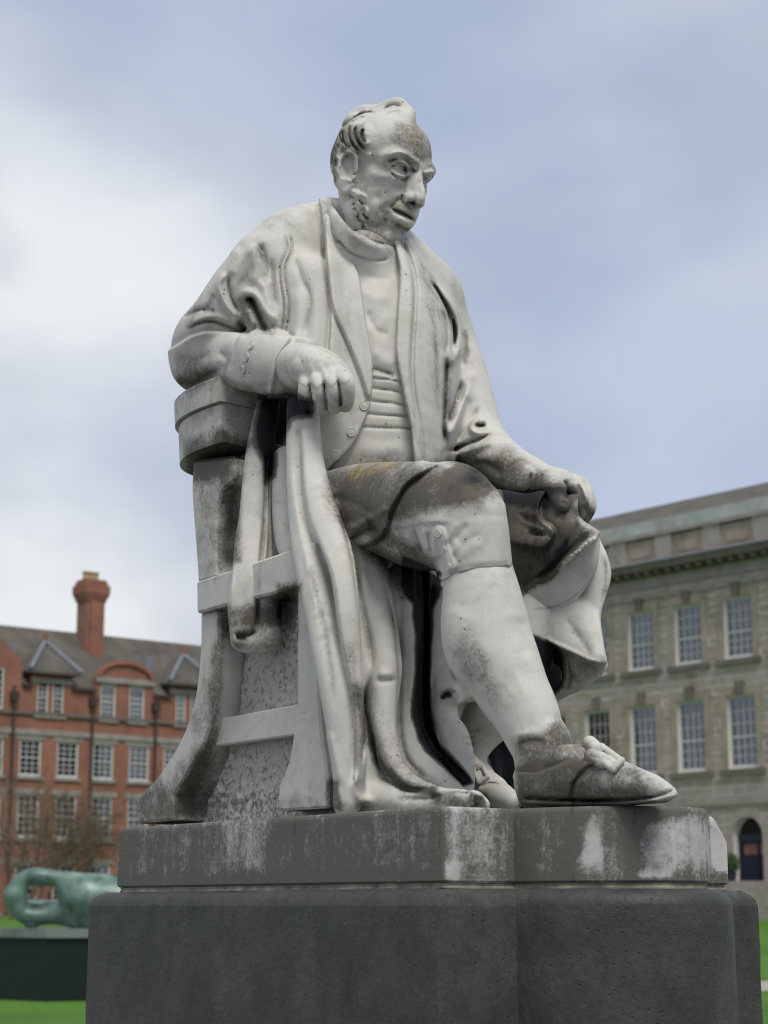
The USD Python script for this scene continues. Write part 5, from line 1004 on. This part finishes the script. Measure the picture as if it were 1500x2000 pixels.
for u in (175,299,20):
    s_=WA.sz(u,1500)[0]; part(BB,'downpipe',trimesh.creation.cylinder(.085,segment=[WA.P(np.array([s_,.16,.9])),WA.P(np.array([s_,.16,ZE-.1]))],sections=10),IRON); part(BB,'pipe_hopper',WA.box(s_-.22,s_+.22,.03,.32,ZE-.9,ZE-.45),IRON)
def chimney():
    off=-depth/2+.9; a=WA.sz(153,1200,off)[0]; b=WA.sz(207,1200,off)[0]; m=(a+b)/2; w=(b-a)/2*.66; zt=WA.sz(180,1160,off)[1]; zc=WA.sz(180,1133,off)[1]; zp=WA.sz(180,1116,off)[1]
    ch=part(BB,'chimney',WA.box(m-w,m+w,off-.7,off+.35,ZE+1.2,zt-.5),BRICK)
    part(ch,'corbel',joinm([WA.box(m-w-.06*i,m+w+.06*i,off-.7-.06*i,off+.35+.06*i,zt-.5+.16*(i-1),zt-.5+.16*i) for i in (1,2,3)]+[WA.box(m-w-.22,m+w+.22,off-.92,off+.57,zt-.02,zc-.35),WA.box(m-w-.12,m+w+.12,off-.82,off+.47,zc-.35,zc-.15),WA.box(m-w-.05,m+w+.05,off-.75,off+.4,zc-.15,zc)]),BRICK)
    part(ch,'pilaster',WA.box(m-.35,m+.35,off+.352,off+.47,ZE+1.4,zt-.5),BRICK)
    for x in (-.5,.02,.5):
        c=WA.P(np.array([m+x*w*1.0,off-.3,zc])); part(ch,'chimney_pot',trimesh.creation.revolve(np.array([(0,0),(.24,0),(.20,.2),(.19,zp-zc-.1),(.24,zp-zc-.06),(.24,zp-zc),(.16,zp-zc),(.16,.3),(0,.3)]),sections=12).apply_translation(c),POT)
    part(ch,'lead_apron',WA.sheet(Polygon([(m-w*1.5,ZR-1.3),(m+w*1.5,ZR-1.3),(m+w*.9,ZR-2.1),(m-w*.9,ZR-2.1)]),off+.36,off+.40),LEAD)
chimney()
# ------------------------------------------------------------------ the bronze and its block
def bronze():
    D0=34.0
    def W3(u,v,dd=0.0): r=WR(u,v); return np.array([0,0,1.6])+r*((D0+dd)/r[1])
    px=D0/FPX
    F=Field(W3(0,1830)-np.array([.35,1.3,.15]),W3(290,1690)+np.array([.1,1.3,.15]),.017)
    tb=lambda pts,k=.05,op='u',**kw: F.tube([W3(u,v,d) for u,v,d,r in pts],[r*px for u,v,d,r in pts],k,op,**kw)
    tb([(28,1748,0,20),(46,1720,0,17),(78,1713,0,17),(112,1717,0,16),(142,1730,0,26)],.07); tb([(30,1750,0,22),(38,1774,0,19),(62,1790,0,17),(105,1786,.05,19),(150,1785,0,28)],.07); tb([(40,1772,.5,14),(70,1768,.6,12),(100,1772,.6,14),(130,1770,.5,20)],.06)
    tb([(142,1740,0,30),(170,1755,.05,48),(198,1758,.1,48),(240,1765,.15,50)],.08); tb([(140,1778,0,20),(165,1790,0,24),(215,1785,.1,30)],.05)
    tb([(60,1795,.0,14),(62,1806,.0,13)],.03); tb([(150,1800,0,14),(190,1804,.1,14)],.03)
    pass
    F.put(lambda X,Y,Z: (0*X+0*Y)+(Z-W3(0,1813)[2]),F.lo,F.lo+(F.n-1)*F.h,.01,'s')
    v,f=nets(gaussian_filter(np.minimum(F.d,.3),1.2)); return F.lo+v*F.h,f
_c=WR(95,1900); top('bronze_sculpture',bronze(),BRONZE,'abstract green bronze reclining form with an oval hole on a low block','sculpture',smooth=True)
def block():
    c=np.array([WR(88,1900)[0]/WR(88,1900)[1]*33.3,33.3]); u1=np.array([math.sin(math.radians(62)),math.cos(math.radians(62))]); u2=np.array([math.sin(math.radians(-48)),math.cos(math.radians(-48))])
    pts=[c,c+u1*2.6,c+u1*2.6+u2*1.9,c+u2*1.9]; return Polygon(pts)
_b=block(); _zt=1.6-(1811-1769)*33.4/FPX
SB=thing('sculpture_base',(*np.array(_b.centroid.coords[0]),0),'dark green black block with a thin pale slab under the bronze form','sculpture base')
part(SB,'block',(lambda m:(m.vertices,m.faces))(trimesh.creation.extrude_polygon(_b,_zt-.16)),HEDGE)
part(SB,'top_slab',(lambda m:(np.array(m.vertices)+[0,0,_zt-.158],m.faces))(trimesh.creation.extrude_polygon(_b.buffer(.07,join_style=2),.158)),PSLAB)
# ------------------------------------------------------------------ the bare shrub in front of the terrace
def twigs(seed,base,h,spread,n0=7):
    rs=np.random.RandomState(seed); segs=[]
    def grow(p,d,l,r,lev):
        q=p+d*l; segs.append((p,q,r,r*.72))
        if lev<=0: return
        for _ in range(rs.randint(2,4)):
            e=d+rs.randn(3)*.42*spread; e[2]+=.08; e/=np.linalg.norm(e); grow(q,e,l*rs.uniform(.62,.86),r*.66,lev-1)
    for _ in range(n0):
        d=np.array([rs.randn()*.45,rs.randn()*.45,1.0]); d/=np.linalg.norm(d); grow(base+np.array([rs.randn()*.25,rs.randn()*.25,0]),d,h*.32,.05,5)
    V=[];T=[];n=0
    for p,q,r0,r1 in segs:
        d=q-p; d/=np.linalg.norm(d); a=np.cross(d,[.3,.5,.81]); a/=np.linalg.norm(a); b=np.cross(d,a)
        for c,r in ((p,r0),(q,r1)):
            for j in range(3): t=2.094*j; V.append(c+max(r,.006)*(math.cos(t)*a+math.sin(t)*b))
        for j in range(3): k=(j+1)%3; T+=[(n+j,n+k,n+3+k),(n+j,n+3+k,n+3+j)]
        n+=6
    return np.array(V),np.array(T)
for k,(u,Y,h,lab) in enumerate(((35,72,5.6,'bare brown twiggy shrub at the left edge, tallest of the two'),(108,76,4.2,'smaller bare twiggy shrub above the bronze, right of the taller one'))):
    r=WR(u,1790); b=np.array([r[0]/r[1]*Y,Y,1.05]); t=thing('bare_shrub',b,lab,'shrub'); V,T=twigs(11+k,b,h,1.0,13)
    part(t,'branches',(V,T),BARK)
# ------------------------------------------------------------------ the grey stone library on the right
WB=Wall(1400,74.0,W2,1)
LB=thing('stone_library',(*WB.o,1.1),'grey ashlar building with tall white sash windows, cornice, parapet and long roof','building')
def run(pxs): return [WB.sz(u,v) for u,v in pxs]
up=[WB.rect(1317,1179,1370,1298),WB.rect(1411,1161,1466,1283),WB.rect(1225,1199,1276,1311)]
lo=[WB.rect(1329,1366,1380,1509),WB.rect(1424,1358,1480,1506),WB.rect(1235,1378,1280,1506)]
zu=(np.mean([r[2] for r in up]),np.mean([r[3] for r in up])); zl=(np.mean([r[2] for r in lo]),np.mean([r[3] for r in lo]))
cs=sorted((r[0]+r[1])/2 for r in up+[]); ww=np.mean([r[1]-r[0] for r in up]); cl=sorted((r[0]+r[1])/2 for r in lo); cs=[(a+b)/2 for a,b in zip(cs,cl)]; pit=(cs[2]-cs[0])/2
cs=[cs[0]+pit*k for k in range(-2,7)]
upw=[(c-ww/2,c+ww/2,*zu) for c in cs]; low=[(c-ww/2,c+ww/2,*zl) for c in cs]
zof=lambda u,v: WB.sz(u,v)[1]
ZC0,ZC1=zof(1400,1102),zof(1400,1077)           # cornice
ZCt=zof(1400,1077)
dr=WB.rect(1433,1597,1491,1722); dcx=(dr[0]+dr[1])/2; dw=(dr[1]-dr[0])/2; zsp=dr[3]-dw*.95
arch=lambda cx,w,z0,zs: Polygon([(cx-w,z0),(cx+w,z0)]+[(cx+w*math.cos(t),zs+w*math.sin(t)) for t in np.linspace(0,math.pi,25)])
doors=[arch(dcx+pit*k,dw,dr[2]-.9,zsp) for k in (-2,-1,0,1,2)]
B0,B1=cs[0]-pit,cs[-1]+pit
ZSTR=(zof(1400,1572),zof(1400,1556))
holes=[hole(r) for r in upw+low]
wall=cut(sbox(B0,.3,B1,ZC0+.3),[h for h in holes]+doors)
part(LB,'wall',WB.sheet(wall,-.45,-.016),JOINT)
part(LB,'room_backing',WB.box(B0,B1,-2.4,-2.3,.3,ZC0),INTERIOR)
# individual stones: courses with joints, proud of the bed by uneven amounts
def stones():
    rs=np.random.RandomState(12); out=[]; h0=.335; z=1.15; obst=[h.buffer(.0) for h in holes]+[d.buffer(.02) for d in doors]
    surr=[sbox(r[0]-.32,r[2]-.28,r[1]+.32,r[3]+.36) for r in upw+low]
    s_lo,s_hi=WB.sz(1505,1500)[0],WB.sz(1020,1500)[0]; s_lo,s_hi=min(s_lo,s_hi)-3.5,max(s_lo,s_hi)+3.0
    avoid=[x for x in surr]+[d.buffer(.34,join_style=2) for d in doors]+[sbox(B0,ZSTR[0]-.02,B1,ZSTR[1]+.02)]
    while z<ZC0-.75:
        h=h0*rs.uniform(.86,1.12); x=s_lo+rs.uniform(-.8,0)
        while x<s_hi:
            w=rs.uniform(.55,1.15); b=sbox(x+.016,z+.021,x+w-.016,z+h-.021)
            for a in avoid:
                if a.intersects(b): b=b.difference(a.buffer(.006,join_style=2))
            for g in getattr(b,'geoms',[b]):
                if g.area>.02: out.append(g.bounds if len(g.exterior.coords)==5 else g.simplify(.01))
            x+=w
        z+=h
    return out
_lo,_hi=sorted((WB.sz(1505,1500)[0],WB.sz(1020,1500)[0])); _lo-=3.4; _hi+=3.0
COURSED=brick('coursed_ashlar',W2,(.36,.335,.295),(.31,.285,.24),(.50,.47,.43),.9,.335,.02)
for s0_,s1_ in ((B0,_lo-.3),(_hi+.9,B1)):
    if s1_-s0_>.5: part(LB,'wall_face',WB.sheet(cut(sbox(s0_,1.1,s1_,ZC0-.75),[h.buffer(.33,join_style=2) for h in holes]+[d.buffer(.35) for d in doors]+[sbox(B0,ZSTR[0]-.02,B1,ZSTR[1]+.02)]),-.0155,-.004),COURSED)
_st=stones(); _rs2=np.random.RandomState(4); pieces=[]
for g in _st:
    o=-.004+_rs2.uniform(-.008,.010)
    if isinstance(g,tuple): m=WB.box(g[0],g[2],-.024,o,g[1],g[3]); ar=(g[2]-g[0])*(g[3]-g[1]); c=WB.P(np.array([(g[0]+g[2])/2,0,(g[1]+g[3])/2]))
    else:
        m=WB.sheet(g,-.024,o); ar=g.area; c=WB.P(np.array([g.centroid.x,0,g.centroid.y]))
    q=c-[0,0,1.6]; dep=q[1]*CT+q[2]*ST; u=750+FPX*q[0]/dep; vis=(1165<u<1500) or (u>1040 and (1000-FPX*(-q[1]*ST+q[2]*CT)/dep)>1370 and u<1500)
    pieces.append((ar/dep**2*(1 if vis else .01),m))
pieces.sort(key=lambda t:-t[0])
for i,(a,m) in enumerate(pieces[:300]): part(LB,'stone',m,(ASHLAR,ASHLAR,ASHLAR2,ASHLAR3,ASHLAR)[int(_rs2.randint(5))])
rest=[m for a,m in pieces[300:]]
for k,mm in enumerate((ASHLAR,ASHLAR2,ASHLAR3)):
    sub=rest[k::3] if k else rest[0::3]
    part(LB,'stonework',joinm(sub),mm,kind='stuff')
for k,r in enumerate(upw+low):
    vis=WB.P(np.array([r[0],0,6])); u=750+FPX*vis[0]/(vis[1]*CT+4.4*ST); show=1040<u<1560
    sash(WB,LB,r,4,6,(BLIND,BLIND,BLIND2)[k%3],panes=show and u>1150,meet=.42,recess=.22,frame=.09,bar=.026,sill=False)
    s0,s1,z0,z1=r
    ar=part(LB,'architrave',joinm([WB.box(s0-.31,s0-.005,-.034,.035,z0-.02,z1+.02),WB.box(s1+.005,s1+.31,-.034,.035,z0-.02,z1+.02),WB.box(s0-.31,s1+.31,-.034,.037,z1+.022,z1+.34)]),ASHLAR2)
    part(ar,'keystone',WB.sheet(Polygon([((s0+s1)/2-.15,z1+.0),((s0+s1)/2+.15,z1+.0),((s0+s1)/2+.22,z1+.55),((s0+s1)/2-.22,z1+.55)]),.0375,.12),DARKST)
    part(ar,'sill',WB.box(s0-.36,s1+.36,-.10,.14,z0-.26,z0-.022),DARKST)
# mouldings and cornice
zb=lambda v: zof(1400,v)
part(LB,'string_course',WB.box(B0,B1,-.030,.10,ZSTR[0],ZSTR[1]),LIMEST)
part(LB,'frieze_moulding',WB.profile(Polygon([(-.03,zb(1149)),(.05,zb(1149)),(.12,zb(1143)),(.12,zb(1140)),(-.03,zb(1140))]),B0,B1),LIMEST)
part(LB,'frieze',WB.box(B0,B1,-.03,.02,zb(1140)+.004,zb(1104)),ASHLAR3)
part(LB,'frieze_moulding',WB.profile(Polygon([(.021,zb(1128)),(.10,zb(1126)),(.10,zb(1120)),(.021,zb(1119))]),B0,B1),LIMEST)
part(LB,'cornice',WB.profile(Polygon([(-.03,zb(1104)+.003),(.14,zb(1104)+.003),(.22,zb(1098)),(.62,zb(1096)),(.70,zb(1086)),(.74,zb(1083)),(-.03,zb(1078))]),B0,B1),DARKST)
n=int((B1-B0)/.55)
for i in range(n): 
    x=B0+.3+i*.55; P_=WB.P(np.array([x,0,12])); u=750+FPX*P_[0]/(P_[1]*CT+10.4*ST)
    if 1140<u<1560: part(LB,'modillion',WB.box(x-.11,x+.11,.225,.56,zb(1104)+.01,zb(1098)-.004),DARKST)
part(LB,'cornice_lead',WB.profile(Polygon([(-.03,zb(1078)+.004),(.78,zb(1083)+.006),(.78,zb(1081)+.02),(-.03,zb(1069))]),B0,B1),LEAD)
zp0,zp1=zof(1400,1069)+.004,zof(1400,1024)
part(LB,'parapet',WB.box(B0,B1,-.62,-.20,zp0-.4,zp1),ASHLAR2)
for k in range(-3,9):
    x=cs[2]+pit*(k)-pit/2; part(LB,'parapet_pier',WB.box(x-.45,x+.45,-.66,-.10,zp0-.3,zp1+.05),ASHLAR)
    part(LB,'parapet_panel',WB.box(x+.75,x+pit-.75,-.198,-.17,zp0+.18,zp1-.30),ASHLAR2)
part(LB,'parapet_coping',WB.box(B0,B1,-.72,-.04,zp1+.055,zp1+.22),LIMEST)
# roof: a slate slope, a green copper edge, a flatter upper slope
d1_,d2_=4.0,8.5
za=zof(1400,1019)
e1=WB.sz(1400,1003,-d1_)[1]; ec=WB.sz(1400,989,-d1_-.1)[1]; e2=WB.sz(1400,963,-d2_)[1]
part(LB,'slate_roof',WB.profile(Polygon([(-.8,zp1-.3),(-d1_,e1-.25),(-d1_,e1-.5),(-.8,zp1-.6)]),B0,B1),SLATE)
part(LB,'copper_edge',WB.profile(Polygon([(-d1_+.05,e1-.35),(-d1_-.1,ec),(-d1_-.7,ec+.03),(-d1_-.7,e1-.3)]),B0,B1),COPPER)
part(LB,'upper_roof',WB.profile(Polygon([(-d1_-.6,ec-.06),(-d2_,e2),(-d2_-5,e1-.5),(-d1_-.5,e1-.4)]),B0,B1),SLATE2)
for x in (B0,B1-.4): part(LB,'end_wall',WB.box(x,x+.4,-13,-.46,.3,zp1-.5),ASHLAR)
part(LB,'rear_wall',WB.box(B0+.4,B1-.4,-13,-12.6,.3,zp1-.5),ASHLAR)
# the arched shop door
for k,dp in enumerate(doors):
    cx=dcx+pit*(k-2)
    ring=arch(cx,dw+.32,dr[2]-.9,zsp).difference(arch(cx,dw+.004,dr[2]-1.5,zsp)); part(LB,'door_surround',WB.sheet(ring,-.030,.03),ASHLAR)
    d=part(LB,'door',joinm([WB.box(cx-dw,cx-dw+.14,-.42,-.30,dr[2]-.2,zsp),WB.box(cx+dw-.14,cx+dw,-.42,-.30,dr[2]-.2,zsp),WB.box(cx-dw*.36,cx-dw*.36+.1,-.42,-.30,dr[2]-.2,zsp-.22),WB.box(cx-dw,cx+dw,-.43,-.28,zsp-.22,zsp+.08),WB.box(cx-dw+.14,cx-dw*.36,-.40,-.33,dr[2]-.2,dr[2]+.95),WB.box(cx-dw*.36+.1,cx+dw-.14,-.40,-.33,dr[2]-.2,dr[2]+.95)]),NAVY)
    part(d,'display_board',joinm([WB.box(cx-dw+.16,cx-dw*.36-.02,-.40,-.36,dr[2]+1.0,zsp-.26),WB.box(cx-dw*.36+.14,cx+dw-.2,-.40,-.36,dr[2]+1.0,zsp-.26)]),DISPLAY)
    part(d,'fanlight',WB.sheet(arch(cx,dw-.002,zsp+.085,zsp),-.40,-.39),INTERIOR)
part(LB,'terrace_step',WB.box(B0,B1,.02,1.6,.6,zof(1450,1722)),LIMEST)
part(LB,'terrace_step',WB.box(B0,B1,1.605,2.6,.6,zof(1450,1745)),ASHLAR)
pp=WB.P(np.array([WB.sz(1444,1705)[0],.55,zof(1450,1722)+.003])); PT=thing('potted_bush',pp,'small round green bush in a pot at the arched doorway','potted plant')
part(PT,'pot',trimesh.creation.revolve(np.array([(0,0),(.20,0),(.27,.32),(.27,.36),(.22,.36),(.20,.30),(0,.30)]),sections=14).apply_translation(pp),NAVY)
def leaves(c,r,n,seed,s):
    rs=np.random.RandomState(seed); V=[];T=[]
    for i in range(n):
        d=rs.randn(3); d/=np.linalg.norm(d); p=c+d*r*rs.uniform(.55,1.05); a=rs.randn(3); a/=np.linalg.norm(a); b=np.cross(a,d); b/=np.linalg.norm(b)+1e-9; k=len(V); V+= [p-a*s,p+b*s*.5,p+a*s,p-b*s*.5]; T+=[(k,k+1,k+2),(k,k+2,k+3)]
    return np.array(V),np.array(T)
part(PT,'foliage',leaves(pp+[0,0,.66],.40,900,3,.06),LEAF,kind='stuff')
